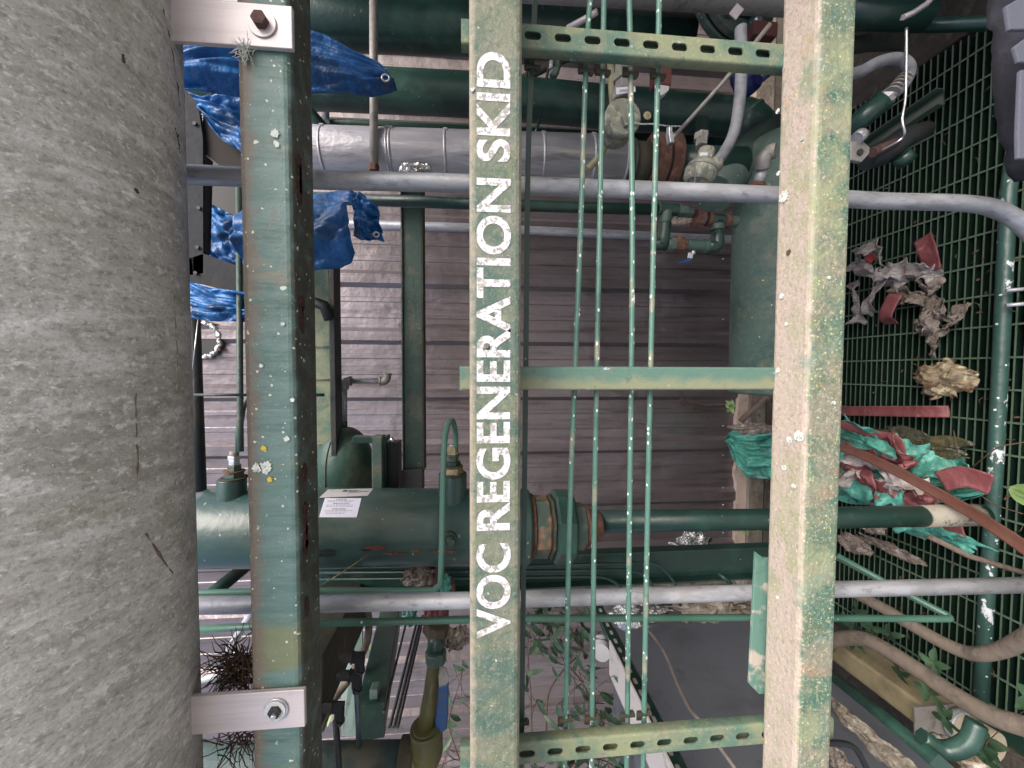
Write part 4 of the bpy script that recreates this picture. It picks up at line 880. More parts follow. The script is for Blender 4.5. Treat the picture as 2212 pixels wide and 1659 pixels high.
# slotted strut on the cabinet edge
root = thing('slotted_strut', 'slotted strut receding along the upper edge of the grey cabinet', 'strut', (XC, 1.2, zS))
g = Geo(); Ya, Ye = .35, XP(1275, 1250, XC).y; hz = .0205; zm = (zS+zS1)/2; y = Ya; c_ = []
X_ = XC+.003
while y < Ye-.05:
    sl_, sw = .0285/2, .0135/2; ym = y+.025
    n = 8; pts = [(sl_-sw+sw*math.cos(t), sw*math.sin(t)) for t in [-PI/2+PI*k/n for k in range(n+1)]]+[(-(sl_-sw)+sw*math.cos(t), sw*math.sin(t)) for t in [PI/2+PI*k/n for k in range(n+1)]]
    W_, H_ = .0254, hz
    def pj(p):
        s_ = min(W_/abs(p[0]) if abs(p[0]) > 1e-9 else 1e9, H_/abs(p[1]) if abs(p[1]) > 1e-9 else 1e9); return (p[0]*s_, p[1]*s_)
    for i in range(len(pts)):
        j = (i+1) % len(pts); p, q = pts[i], pts[j]; op, oq = pj(p), pj(q)
        fl = [p, q, oq, op]
        if (abs(abs(op[0])-W_) < 1e-6) != (abs(abs(oq[0])-W_) < 1e-6):
            cx = op[0] if abs(abs(op[0])-W_) < 1e-6 else oq[0]; cz = oq[1] if abs(abs(op[0])-W_) < 1e-6 else op[1]; fl = [p, q, oq, (cx, cz), op]
        g.add([(X_, ym+a, zm+b) for a, b in fl], [tuple(range(len(fl)))], False)
    y += .0508
g.box((X_-.022, Ya, zm+hz), (X_, y, zm+hz+.002)); g.box((X_-.022, Ya, zm-hz-.002), (X_, y, zm-hz)); g.build('channel', m_green, root)
g = Geo(); g.box((X_-.004, Ya, zm+hz+.0021), (X_+.001, y, zm+hz+.004)); g.build('worn_edge', m_tube, root)
# pale backing seen through the slots
g = Geo(); g.box((X_-.0075, Ya, zm-hz*.8), (X_-.0045, Ye-.1, zm+hz*.8)); g.build('backing_strip', m_board, root)
# cabinet lower rail
pipe('floor_rail', 'dark green angle rail along the foot of the grey cabinet', 'rail', [(1700, 1390, 1.4), (1800, 1462, 1.16), (1880, 1525, .98), (2035, 1655, .72)], 0, m_green, 4, rm=.022)
pipe('grey_cable', 'loose grey cable curving down across the grey cabinet panel', 'cable', [(1370, 1335, 1.35), (1400, 1360, 1.2), (1436, 1410, 1.1), (1465, 1480, 1.0), (1490, 1530, .94), (1515, 1560, .9), (1585, 1655, .84), (1610, 1690, .8)], 4.5, m_cable, 12, smooth=True)
# white spool hanging at siding
root = thing('white_spool', 'white capped pot with grey top standing out beside the slotted strut', 'pot', P(1299, 1400, 1.5))
Geo().tube([P(1299, 1384, 1.6), P(1299, 1407, 1.55)], .034, 32).build('body', M('white_plastic', (206, 206, 206), .4), root, bevel=.003)
Geo().tube([P(1299, 1408, 1.55), P(1299, 1411, 1.54)], .036, 32).build('rim', M('white_plastic', (0, 0, 0)), root)
Geo().tube([P(1299, 1378, 1.6), P(1299, 1384, 1.595)], .036, 32).build('cap', m_cable, root, bevel=.003)
# foil and crumpled paper
def lump(name, label, cat, u, v, Y, su_, sv_, seed, mat, dep=.05, n=26, amp=.35):
    c = P(u, v, Y); s = S(c)
    return crumple(c, (V((0, 0, -1)), V((1, 0, 0)), V((0, -1, 0))), (su_*s, sv_*s, dep), seed, n, amp).build(name, mat, label=label, cat=cat, solid=.0012)
lump('foil_sheet', 'bright silver crumpled foil beside the lower conduit', 'foil', 1385, 1322, 1.30, 68, 30, 3, m_foil, .05)
lump('foil_sheet', 'silver foil corner peeking out above the channel post', 'foil', 1490, 1172, 1.35, 42, 26, 5, m_foil, .05)
lump('foil_faced_paper', 'long dirty beige crumpled wrapping behind the lower conduit', 'wrapping', 1475, 1262, 1.25, 120, 30, 9, m_paper, .06, 34)
lump('foil_faced_paper', 'brown stained wrapping bundle right against the grey cabinet back', 'wrapping', 1530, 1312, 1.28, 85, 30, 12, m_paper, .06, 30)
# diagonal members lower left
def obeam(a, b, w_, h_, mat, root, name, upv=(0, 0, 1), bev=.003):
    a, b = V(a), V(b); d = (b-a).normalized(); s_ = d.cross(V(upv)).normalized(); t = s_.cross(d)
    return Geo().obox((a+b)/2, (d, s_, t), ((b-a).length/2, w_/2, h_/2)).build(name, mat, root, bevel=bev)
root = thing('diagonal_beam', 'mud stained dark beam slanting away behind the top beam', 'beam', P(700, 1500, .9))
a = P(795, 1215, 1.5); b = P(632, 1500, .8); obeam(a, b, .15, .12, m_brownst, root, 'box_section')
root = thing('diagonal_beam', 'dark green box beam slanting away beside the tubing tees', 'beam', P(800, 1540, .9))
a = P(862, 1240, 1.9); b = P(800, 1560, 1.0); obeam(a, b, .095, .075, m_green, root, 'box_section')
g = Geo(); a_ = P(880, 1350, 1.5); 
a2 = P(889, 1300, 1.7); b2 = P(829, 1540, 1.0); obeam(a2, b2, .008, .008, m_greenm, root, 'lip')
root = thing('cable_tray_rails', 'pair of thin black parallel rods slanting beside the dark green box beam', 'rod', P(860, 1540, 1.1))
for du in (0, 9, 17):
    Geo().tube(px([(900+du*.7, 1345, 1.8), (842+du, 1570, 1.25)]), .0062, 8).build('rod', m_rubber if du != 9 else m_darkst, root)
root = thing('pale_plate', 'upright pale teal steel plate between the diagonal beams', 'plate', P(760, 1590, 1.1))
g = Geo(); g.prism(px([(776, 1318, 1.3), (782, 1318, 1.3), (782, 1410, 1.25), (778, 1590, 1.15), (738, 1590, 1.15), (736, 1412, 1.25)]), (0, .008, 0)); g.build('web', M('pale_teal_paint', (96, 120, 116), .55, 0, [('n', (62, 84, 80), 10, .5, .64, O1, .7), ('n', (50, 56, 50), 22, .58, .66, O1, .7)], (50, .2)), root)
g = Geo(); g.box(P(799, 1595, 1.02), P(816, 1490, 1.02)+V((0, .03, 0))); g.build('channel_steel', M('pale_teal_paint', (0, 0, 0)), label='short bright edged channel piece lower left', cat='channel', bevel=.003)
# tubing tees
def tee(u, v, label, big=1):
    root = thing('tube_tee', label, 'tube fitting', P(u, v, .8), 'black compression tees on the tubing'); s = S(P(u, v, .8))
    for (x0_, x1_, r_, seg, mm) in ((-38, -8, 6, 14, m_darkst), (-30, -12, 11, 6, m_darkst), (-10, 14, 12, 6, m_rubber), (-12, -9, 13, 16, m_darkst)):
        g = Geo(); g.tube(px([(u+x0_*big, v, .8), (u+x1_*big, v, .8)]), r_*s*big, seg, flat=seg < 10); g.build('nut' if seg < 10 else 'arm', mm, root, bevel=.001)
    for (y0, y1, r_, seg, mm) in ((0, 26, 11, 6, m_rubber), (22, 36, 9, 8, m_darkst), (24, 27, 12.5, 16, m_darkst)):
        g = Geo(); g.tube(px([(u+6*big, v+y0, .8), (u+4*big, v+y1, .8)]), r_*s*big, seg, flat=seg < 10); g.build('body', mm, root, bevel=.001)
    return root
tee(772, 1420, 'uppermost black tube tee, beside the pale teal plate')
tee(766, 1459, 'middle black tube tee, just below the uppermost one')
tee(728, 1528, 'lowest black tube tee with a long tube hanging from it')
pipe('grey_tube', 'dark grey tube dropping from the lowest tee past the wide pipe', 'tube', [(725, 1555, .8), (731, 1640, .78), (733, 1700, .78)], 6.5, m_darkst, 14)
pipe('grey_tube', 'blue grey tube going down from the middle tee', 'tube', [(770, 1482, .8), (776, 1612, .85)], 5.5, M('blue_grey_steel', (78, 96, 106), .4, .3), 14)
pipe('flexible_cable', 'tan cable looping beside the bright leaf', 'cable', [(792, 1315, 1.15), (797, 1345, 1.15), (793, 1385, 1.15), (776, 1425, 1.12), (748, 1475, 1.1), (715, 1520, 1.05), (690, 1580, 1.0)], 8, m_hoseb, 14, smooth=True)
# wide pipe and elbow at the bottom, olive pipe with lever valve
root = thing('elbow_pipe', 'wide weathered pipe with an olive stained elbow at the bottom edge', 'pipe', P(880, 1630, .85))
EY = .85; s = S(P(880, 1620, EY))
Geo().tube(px([(380, 1650, EY), (690, 1647, EY), (868, 1643, EY)]), 34*s, 40).build('pipe_body', M('blue_grey_weathered_paint', (56, 80, 80), .6, 0, [('n', (106, 102, 86), 8, .5, .6, O1, .7), ('n', (36, 44, 44), 12, .55, .66, O1, .7)], (50, .3)), root)
Geo().tube(px([(862, 1643, EY), (893, 1642, EY)]), 42*s, 40).build('socket', m_brownst, root, bevel=.003)
Geo().tube(smoothpts(px([(885, 1642, EY), (912, 1636, EY), (922, 1610, EY), (920, 1570, EY)]), 8), [36*s]*8*2+[34*s]*8+[33*s], 36).build('elbow', m_olive, root)
Geo().tube(px([(920, 1580, EY), (919, 1568, EY)]), 27*s, 32).build('lip', m_olive, root, bevel=.002)
root = thing('olive_pipe', 'olive brown pipe with a green union rising from the bottom elbow', 'pipe', P(920, 1575, .85))
Geo().tube(px([(919, 1578, EY), (932, 1500, .87), (942, 1425, .9)]), [19*s, 18*s, 17.5*s], 28).build('pipe_body', m_olive, root)
g = Geo(); g.tube(px([(942, 1430, .9), (941, 1405, .9)]), 24*s, 8, flat=True); g.build('union_nut', m_greenm, root, bevel=.003)
g = Geo(); g.tube(px([(941, 1407, .9), (944, 1366, .92)]), 20*s, 28); g.build('union_body', m_green, root)
g = Geo(); g.tube(px([(943, 1376, .92), (946, 1348, .92)]), 25*s, 8, flat=True); g.build('bushing', m_brownst, root, bevel=.003)
root = thing('lever_handle', 'valve lever with a blue worn plastic grip', 'valve handle', P(955, 1540, .84))
Geo().prism(px([(950, 1440, .84), (962, 1443, .84), (970, 1463, .84), (966, 1480, .84), (948, 1486, .84), (947, 1462, .84)]), (0, .003, 0)).build('steel_arm', m_galvd, root, bevel=.0008)
g = Geo(); g.prism(px([(947, 1486, .838), (969, 1478, .838), (968, 1545, .838), (965, 1576, .838), (955, 1585, .838), (942, 1580, .838), (939, 1566, .838)]), (0, .009, 0)); g.build('grip', m_handle, root, bevel=.003)
# maroon and grey wrapping around the pipe top
c = P(940, 1270, 1.0)
lump('maroon_wrapping', 'maroon plastic wrapping bunched behind the bent green tube', 'wrapping', 942, 1290, 1.02, 32, 85, 21, m_maroon, .05, 30)
lump('grey_rag', 'grey twisted rag strips beside the maroon wrapping', 'rag', 905, 1240, 1.0, 32, 26, 22, m_rag, .05)
lump('grey_rag', 'pale pink and grey rag hanging at the lettered beam edge', 'rag', 985, 1375, 1.0, 30, 26, 23, m_rag, .04)
lump('teal_scrap', 'small teal plastic scrap above the maroon wrapping', 'plastic scrap', 962, 1262, .98, 13, 26, 24, m_teal, .03)
lump('teal_scrap', 'teal plastic scrap left of the maroon wrapping', 'plastic scrap', 884, 1330, 1.05, 14, 20, 25, m_teal, .03)
# expanded mesh guard and bright opening
root = thing('mesh_guard', 'small expanded metal mesh guard with a pale panel behind', 'mesh', P(845, 1245, 1.8))
g = Geo(); c0 = P(870, 1235, 1.8); s = S(c0)
for i in range(-9, 10):
    for sg in (-1, 1):
        x_ = i*9*s; A = V((0, 0, 0)); pts = []
        for k in range(9): t = (k/8-.5)*76*s; pts.append(c0+V((t*.62, 0, x_+sg*t*.5)))
        g.tube(pts, .0016, 4, False)
g.build('wires', m_darkst, root)
g = Geo(); g.box(P(905, 1262, 1.815)+V((0, 0, 0)), P(815, 1212, 1.815)+V((0, .004, 0))); g.build('pale_panel', m_window, root)
g = Geo(); g.box(P(897, 1262, 1.80), P(891, 1208, 1.80)+V((0, .01, 0))); g.build('frame_bar', m_zinc, root)
pipe('grass_straw', 'dry straw sticking out from the rusty side of the vessel', 'straw', [(796, 1197, .78), (740, 1236, .76), (697, 1262, .74)], 1.4, m_leafdry, 6)
# ================================================================ blue tarps and dark bracket near the overhead pipe
def tarp(name, label, A, B, seed, amp=.006, freq=16, n=50, mr=26, bulge=0, mat=None, fold=(.022, 3.2, 1.6)):
    return ruled(px(A), px(B), n+20, mr+14, amp*.7, freq, seed, bulge, fold=fold).build(name, mat or m_blue, label=label, cat='tarpaulin', solid=.0012)
t1 = tarp('blue_tarp', 'upper blue tarp with a pointed flap and metal eyelet', [(395, 95, .86), (520, 88, .88), (673, 68, .90), (710, 80, .90), (766, 118, .90), (826, 146, .90), (846, 172, .90), (858, 193, .90)], [(395, 200, .86), (520, 206, .88), (673, 204, .90), (750, 201, .90), (800, 205, .90), (840, 200, .90), (856, 195, .90), (858, 194, .90)], 1, .006, 9, 70, 28, .03)
def eyelet(u, v, Y, par, r_=7):
    c = P(u, v, Y); s = S(c); g = Geo()
    g.tube([c+V((math.cos(a)*r_*s, -.004, math.sin(a)*r_*s*1.1)) for a in [2*PI*k/24 for k in range(25)]], .0022, 8, False); g.build('eyelet', m_zinc, par)
eyelet(834, 171, .862, t1)
tarp('blue_tarp', 'dark blue tarp fold hanging behind the top beam', [(415, 205, .92), (470, 210, .92), (545, 204, .92)], [(440, 250, .92), (480, 300, .92), (545, 345, .92)], 2, .012, 8)
t2 = tarp('blue_tarp', 'middle blue tarp curling around beside its eyelet', [(535, 425, .88), (600, 420, .88), (680, 419, .88), (730, 414, .88), (762, 415, .87), (772, 420, .87)], [(535, 600, .88), (600, 590, .88), (690, 584, .88), (735, 580, .88), (760, 566, .87), (767, 545, .87)], 4, .009, 8, 60, 30, .05)
t3 = tarp('tarp_flap', 'hanging blue tarp flap corner with a small eyelet', [(762, 416, .90), (776, 415, .90), (790, 425, .90), (802, 436, .90), (817, 447, .90)], [(766, 512, .90), (785, 518, .90), (800, 520, .90), (815, 521, .90), (831, 521, .90)], 5, .003, 9, 40, 22, .008)
eyelet(814, 508, .885, t3, 5)
tarp('blue_tarp', 'lowest blue tarp, light blue, below the dark bracket', [(405, 606, .9), (460, 622, .9), (560, 634, .9)], [(408, 688, .9), (450, 693, .9), (560, 695, .9)], 6, .008, 9)
tarp('blue_tarp', 'dark blue tarp seen through the opening of the steel bracket', [(455, 440, 1.0), (500, 462, 1.0), (560, 490, 1.0)], [(455, 560, 1.0), (500, 585, 1.0), (560, 600, 1.0)], 7, .012, 8)
m_blk = M('matt_dark_steel', (44, 46, 50), .9, 0, [('n', (66, 62, 60), 20, .5, .64, O1, .6)], (60, .2)); m_blk2 = M('matt_dark_steel_brown', (44, 40, 36), .9)  # dark, rough, non-metallic steel colours
root = thing('steel_gusset_frame', 'dark grey steel gusset frame between overhead pipe and top beam', 'bracket', P(425, 600, .95))
for nm, pl, Y, mm in (('flange_plate', [(395, 190), (426, 210), (438, 300), (439, 590), (396, 596)], .93, m_blk), ('web_plate', [(438, 240), (470, 262), (560, 372), (560, 420), (438, 330)], .94, m_blk2), ('web_plate', [(438, 330), (455, 345), (450, 545), (438, 560)], .95, m_rubber), ('base_plate', [(396, 562), (440, 548), (560, 590), (560, 640), (480, 625), (396, 604)], .93, m_blk), ('back_plate', [(438, 330), (560, 420), (560, 600), (438, 560)], 1.04, m_rubber)):
    Geo().prism(px([(u, v, Y) for u, v in pl]), (0, .008, 0)).build(nm, mm, root)
for u, v in ((422, 268), (428, 535), (424, 590), (431, 450)): c = P(u, v, .929); Geo().tube([c, c-V((0, .004, 0))], .0042, 12).build('rivet', m_rubber, root)
# dark pipe behind, beside overhead pipe
pipe('dark_pipe', 'dark narrow pipe hugging the lower edge of the overhead pipe', 'pipe', [(418, 680, 1.0), (432, 1060, 1.0)], 12, m_darkst, 16)
pipe('flat_green_bar', 'thin green bar crossing between overhead pipe and top beam', 'bar', [(395, 853, .8), (545, 853, .8)], 3, m_greenm, 4)
pipe('green_tube', 'green tube running parallel behind the upper edge of the top beam', 'tube', [(516, 400, .9), (519, 900, .9), (520, 975, .9)], 6, m_greenm, 12)
pipe('bright_wire', 'bright thin wire dropping past the round foil opening', 'wire', [(428, 690, .9), (414, 815, .9)], 1.3, m_zinc, 6)
pipe('dark_green_brace', 'dark green brace slanting beneath the vessel top', 'brace', [(400, 1330, 1.1), (530, 1225, 1.3)], 17, m_green, 4)
pipe('pale_hose', 'pale hose curving behind the bird nest', 'hose', [(545, 1320, 1.1), (530, 1345, 1.1), (498, 1400, 1.1), (480, 1450, 1.1), (430, 1470, 1.1)], 8, m_galv, 14, smooth=True)
# ================================================================ floor level, right part of the picture
root = thing('floor_rail_pipe', 'chipped white and green pipe lying along the grating', 'pipe', G(2160, 900, .12))
q = [G(u, v, .135) for u, v in [(2190, 330), (2178, 415), (2165, 700), (2150, 1000), (2132, 1280), (2118, 1520)]]
Geo().tube(q, .0175, 28).build('pipe_body', m_rail, root)
def fl(u, v, z=.12): return G(u, v, z)
def frag(name, label, cat, u, v, du, dv, seed, mat, z=.13, h=.03, n=24, amp=.4):
    c = G(u, v, z); s = S(c)
    return crumple(c, (V((0, -1, 0)), V((1, 0, 0)), V((0, 0, 1))), (du*s*1.1, dv*s, h), seed, n, amp).build(name, mat, label=label, cat=cat, solid=.001)
def strip(name, label, cat, pts, w_, mat, z=.14, wob=.004, seed=0, updir=(0, 0, 1), solid=.002, twist=0, g=None, rough=0):
    q = smoothpts([G(*p) if len(p) == 3 else G(p[0], p[1], z) for p in pts], 8); vs = []; n = len(q)
    for i, p in enumerate(q):
        d = (q[min(i+1, n-1)]-q[max(i-1, 0)]).normalized(); s_ = d.cross(V(updir)).normalized(); s_ = Matrix.Rotation(twist*math.sin(i/n*PI*1.7+seed), 3, d) @ s_
        w2 = w_*(1+rough*6*noise.noise(V((i*.35, seed, 0))))
        k = wob*noise.noise(p*30+V((seed, 0, 0)))
        for j in range(9):
            t = j/8-.5; e = noise.noise_vector(V((i*.45, j*.6, seed*2.1)))*rough*.08
            vs.append(p+s_*w2*t+V((0, 0, k+wob*.8*math.cos(t*PI)*(-1)**seed))+e)
    fs = [(i*9+j, i*9+j+1, (i+1)*9+j+1, (i+1)*9+j) for i in range(n-1) for j in range(8)]
    if g is not None: g.add(vs, fs, True); return
    return Geo().add(vs, fs, True).build(name, mat, label=label, cat=cat, solid=solid)
def rag(name, label, cat, ribs, mat, seed0=0, tw=.7, rough=.14):
    g = Geo()
    for q_i, (pts, w_) in enumerate(ribs): strip(None, None, None, pts, w_, mat, wob=.014, seed=seed0+q_i, twist=tw, g=g, rough=rough)
    return g.build(name, mat, label=label, cat=cat, solid=.0012)
m_rib = M('pale_striped_cloth', (150, 144, 142), .8, 0, [('n', (104, 96, 90), 260, .48, .56, (1, .1, .2), .7), ('n', (112, 92, 78), 18, .54, .64, O1, .7), ('n', (178, 176, 180), 30, .55, .65, O1, .6)], (200, .5))
rag('crumpled_rag', 'pale striped rag knot beside the lowest beam', 'rag', [([(1846, 556, .17), (1862, 536, .20), (1886, 538, .21), (1902, 572, .17)], .055), ([(1842, 570, .14), (1866, 580, .18), (1898, 598, .2)], .06), ([(1904, 590, .2), (1888, 632, .19), (1870, 680, .16)], .05), ([(1842, 610, .13), (1852, 650, .15), (1850, 700, .13)], .05)], m_rib, 3)
rag('rag_strip', 'pale striped rag strip stretched right over the grating', 'rag', [([(1892, 592, .2), (1935, 583, .19), (1985, 588, .17), (2030, 592, .13)], .065), ([(1905, 600, .16), (1950, 620, .15)], .05)], m_rib, 11, .5)
rag('torn_rag', 'torn dark grey rag in the middle of the grating', 'rag', [([(1925, 640, .14), (1970, 640, .15), (2010, 655, .15), (2030, 690, .14)], .055), ([(2015, 655, .14), (2012, 710, .16), (2018, 768, .13)], .05), ([(2030, 720, .14), (2056, 690, .16), (2076, 655, .13)], .03), ([(1982, 716, .13), (2002, 690, .15), (2030, 670, .15)], .045), ([(1990, 625, .13), (2020, 620, .15)], .05)], m_rag, 21, .9, .22)
strip('red_scrap', 'small bright red scrap inside the pale striped rag knot', 'plastic scrap', [(1872, 552, .215), (1885, 562, .215)], .03, M('red_plastic', (120, 34, 38), .5), seed=1)
frag('dry_leaf', 'large curled dry tan leaf on the grating', 'leaf', 2043, 820, 48, 40, 34, m_leafdry, .15, .05, 26)
strip('maroon_strip', 'short maroon strip high on the grating near the pale rag', 'plastic strip', [(1992, 512, .17), (2004, 545, .17), (2012, 585, .15)], .055, m_maroon, seed=1)
strip('maroon_strip', 'maroon strip folded against the grey rag', 'plastic strip', [(1925, 700, .16), (1912, 680, .19), (1935, 635, .18)], .05, m_maroon, seed=2)
strip('maroon_strip', 'straight maroon strip pointing out below the dry leaf', 'plastic strip', [(1790, 888, .17), (1900, 888, .17), (2000, 889, .17), (2050, 889, .15)], .04, m_maroon, seed=3)
# teal tarp bundle passing under the lowest beam
def HP(u, v, Y): return P(u, v, Y)
ruled([P(1573, 945, 1.98), P(1582, 930, 1.96), P(1640, 925, 1.8)]+[G(u, v, z) for u, v, z in [(1740, 915, .26), (1830, 905, .24), (1900, 945, .22), (1990, 985, .2), (2070, 1015, .17), (2130, 1035, .15)]],
      [P(1575, 955, 1.98), P(1592, 1000, 1.96), P(1612, 1032, 1.85)]+[G(u, v, z) for u, v, z in [(1700, 1040, .26), (1830, 1085, .22), (1960, 1092, .2), (2060, 1085, .17), (2133, 1055, .15)]],
      150, 64, .010, 14, 11, .05, (0, -.6, .8), fold=(.055, 5, 3.5)).build('teal_tarp', m_teal, label='teal plastic tarp bundle trailing under the lowest beam', cat='tarpaulin', solid=.0015)
frag('teal_scrap', 'flat teal plastic scrap beneath the drop pipe end', 'plastic scrap', 2010, 1145, 90, 24, 44, m_teal, .15, .03)
frag('olive_film', 'dark olive plastic film between teal tarp and grating', 'plastic film', 1975, 960, 95, 34, 45, M('olive_film', (62, 62, 48), .35, 0, [('n', (92, 86, 60), 12, .5, .62, O1, .8)], (20, .8)), .12, .02, 28, .3)
strip('maroon_strip', 'maroon strip crossing over the teal tarp upper edge', 'plastic strip', [(1790, 910, 0.35), (1880, 935, 0.35), (1935, 950, 0.34), (1950, 985, 0.33), (1975, 1010, 0.33)], .03, m_maroon, seed=4, z=.2)
strip('maroon_strip', 'wide maroon strip end lying over teal tarp tip', 'plastic strip', [(2030, 1040, 0.32), (2080, 1030, 0.31), (2140, 1048, 0.30)], .06, m_maroon, seed=5)
strip('maroon_strip', 'crumpled maroon strip below the long brown strip', 'plastic strip', [(1820, 1000, 0.36), (1860, 1030, 0.36), (1900, 1050, 0.37), (1930, 1085, 0.35), (1990, 1075, 0.33)], .04, m_maroon, seed=6)
strip('brown_strip', 'long brown ridged strip slanting out to the lower right corner', 'plastic strip', [(1750, 945, .46), (1815, 965, .46), (1880, 990, .46), (1960, 1030, .46), (2060, 1085, .46), (2150, 1140, .48), (2260, 1215, .50)], .03, m_brown, .3, .002, 7, (0, -.5, 1), .004)
strip('maroon_strip', 'maroon scrap under the drop pipe pointing right', 'plastic strip', [(2040, 1150, .16), (2085, 1152, .16)], .05, m_maroon, seed=8)
for i, (u, v, du, dv) in enumerate([(1845, 1045, 34, 26), (1900, 1075, 40, 22), (1880, 1125, 24, 26), (1848, 1175, 34, 20), (1925, 1185, 60, 12)]):
    frag('rag_scrap', ['pale rag scrap on the teal tarp', 'grey rag scrap under the brown strip', 'frayed rag tied round the drop pipe', 'dark patterned rag below the drop pipe', 'striped rag strip reaching over the grating'][i], 'rag', u, v, du, dv, 50+i, m_rag, .3 if i < 3 else .16, .03)
strip('tape_piece', 'translucent tape piece at the end of the drop pipe', 'tape', [(2110, 1110, .28), (2135, 1140, .25), (2155, 1150, .22)], .02, m_foil, seed=2)
pipe('wooden_stick', 'grey stick lying diagonally over the grating', 'stick', [(2010, 1160, .95), (2090, 1200, .93), (2220, 1240, .9)], 6, m_wood, 8)
q = [G(u, v, .2) for u, v in [(1560, 880), (1600, 915), (1640, 880)]]
pipe('wooden_plank', 'weathered wooden slat leaning on the siding foot', 'wood', [(1600, 910, 1.7), (1665, 850, 1.6)], 8, m_wood, 4)
lump('debris_bundle', 'grey rope like debris on top of the teal tarp end', 'debris', 1625, 925, 1.42, 48, 13, 61, m_rag, .04)

m_whit = M('dirty_white_film', (176, 168, 164), .5, 0, [('n', (134, 118, 108), 20, .5, .6, O1, .8), ('n', (150, 100, 98), 26, .6, .66, O1, .6)], (60, .5))
rag('white_film', 'dirty white film folds between teal tarp and brown strip', 'plastic film', [([(1818, 985, 0.39), (1870, 1000, 0.39), (1930, 1030, 0.38), (1990, 1050, 0.35)], .05), ([(1820, 1050, 0.36), (1850, 1020, 0.38), (1880, 1035, 0.38)], .035), ([(1890, 1075, 0.35), (1925, 1040, 0.38), (1940, 1060, 0.37)], .045)], m_whit, 31, .8, .16)
rag('maroon_film', 'maroon torn film folds on the teal tarp', 'plastic film', [([(1820, 965, 0.39), (1880, 985, 0.40), (1930, 1000, 0.38)], .035), ([(1840, 1000, 0.37), (1880, 1040, 0.38), (1900, 1080, 0.36)], .05), ([(1930, 1050, 0.36), (1990, 1085, 0.35), (2010, 1075, 0.34)], .06), ([(1925, 940, 0.36), (1945, 985, 0.37), (1965, 1010, 0.36)], .045)], m_maroon, 41, .8, .14)
rag('teal_folds', 'loose teal tarp folds spilling right beneath the brown strip', 'tarpaulin', [([(1820, 905, 0.31), (1860, 935, 0.36), (1920, 960, 0.35), (1990, 985, 0.31)], .07), ([(1830, 1065, 0.33), (1900, 1060, 0.36), (1960, 1080, 0.34)], .09), ([(1960, 990, 0.31), (2040, 1015, 0.29), (2110, 1035, 0.26)], .08), ([(1940, 1125, 0.26), (2010, 1140, 0.26), (2070, 1165, 0.24)], .06)], m_teal, 51, .7, .14)
# twigs and leaves on the grating
def twig(name, label, pts, r_=.0018): return Geo().tube(smoothpts([G(*p) for p in pts], 5), r_, 6).build(name, m_twig, label=label, cat='twig')
twig('twig', 'thin curved twig from the dry leaf towards the rail pipe', [(2060, 930, .15), (2075, 1000, .2), (2110, 1060, .18), (2150, 1090, .16), (2210, 1110, .15)])
twig('twig', 'fine twig arching over the rail pipe', [(2100, 1010, .17), (2130, 985, .22), (2160, 965, .22), (2215, 955, .2)])
for i, (u, v) in enumerate([(2175, 625), (2175, 657)]):
    pipe('grate_clip', ['upper bright bar stub right of the rail pipe', 'lower bright bar stub right of the rail pipe'][i], 'bar', [(2172, v+3, .98), (2240, v-3, .95)], 4.5, m_galv, 6)
def leafgeo(g, c, d, nrm, L, W, curl=.15):
    d = d.normalized(); s_ = d.cross(nrm).normalized(); nn = s_.cross(d); vs = []
    for i in range(6):
        t = i/5; w_ = W*math.sin(PI*min(t*.93+.05, 1))**.8*(1-.25*t)
        p = c+d*L*t+nn*(-curl*L*t*t)
        vs += [p-s_*w_+nn*w_*.35, p, p+s_*w_+nn*w_*.35]
    g.add(vs, [(i*3+k, i*3+k+1, i*3+k+4, i*3+k+3) for i in range(5) for k in range(2)], True)
def plantlet(name, label, c, n, L, W, mat, seed, up=(0, 0, 1), spread=1, rad=.06):
    rr = random.Random(seed); root = thing(name, label, 'plant', c); g = Geo(); st = Geo()
    for i in range(n):
        p = V(c)+V((rr.gauss(0, 1), rr.gauss(0, 1), rr.gauss(0, .5)))*rad
        st.tube([V(c), (V(c)+p)/2+V((0, 0, .01)), p], .0011, 4, False)
        a0_ = rr.uniform(0, 2*PI)
        for k in range(5):
            a_ = a0_+k*1.25; d = V((math.cos(a_), math.sin(a_), rr.uniform(-.1, .4)))
            leafgeo(g, p, d, V(up)+V((rr.gauss(0, .2), rr.gauss(0, .2), 0)), L*rr.uniform(.7, 1.1), W)
    g.build('leaves', mat, root); st.build('stems', m_twig, root)
plantlet('ground_plant', 'green leafy sprout between the hoses beside the grating', G(1905, 1385, .25), 4, .045, .012, m_leaf, 3, rad=.045)
plantlet('ground_plant', 'dark leafy sprout next to the hairpin tube', G(1860, 1330, .18), 2, .05, .013, m_leaf, 4, rad=.03)
plantlet('ground_plant', 'leaf cluster on the tan duct along the thick hose', G(2010, 1480, .35), 3, .045, .013, m_leaf, 5, rad=.045)
plantlet('ground_plant', 'broad leaf plant in the lower right corner', G(2135, 1600, .30), 4, .055, .017, m_leaf, 6, rad=.07)
plantlet('seedling', 'small bright seedling between mossy tank and siding', P(1583, 875, 1.3), 2, .028, .008, m_leafl, 7, (0, -1, .3), rad=.012)
plantlet('seedling', 'tiny green seedling right below the drop pipe', P(1625, 1155, 1.3), 2, .025, .007, m_leafl, 8, (0, -1, .3), rad=.012)
g = Geo(); c = G(2182, 1055, .3); leafgeo(g, c, V((.1, -1, 0))+V((0, 0, 0)), V((0, 0, 1)), .09, .022); leafgeo(g, c, V((-.5, -.8, .1)), V((0, 0, 1)), .07, .018)
g.build('single_leaf', m_leafl, label='pale green leaf at the right edge of the picture', cat='leaf')
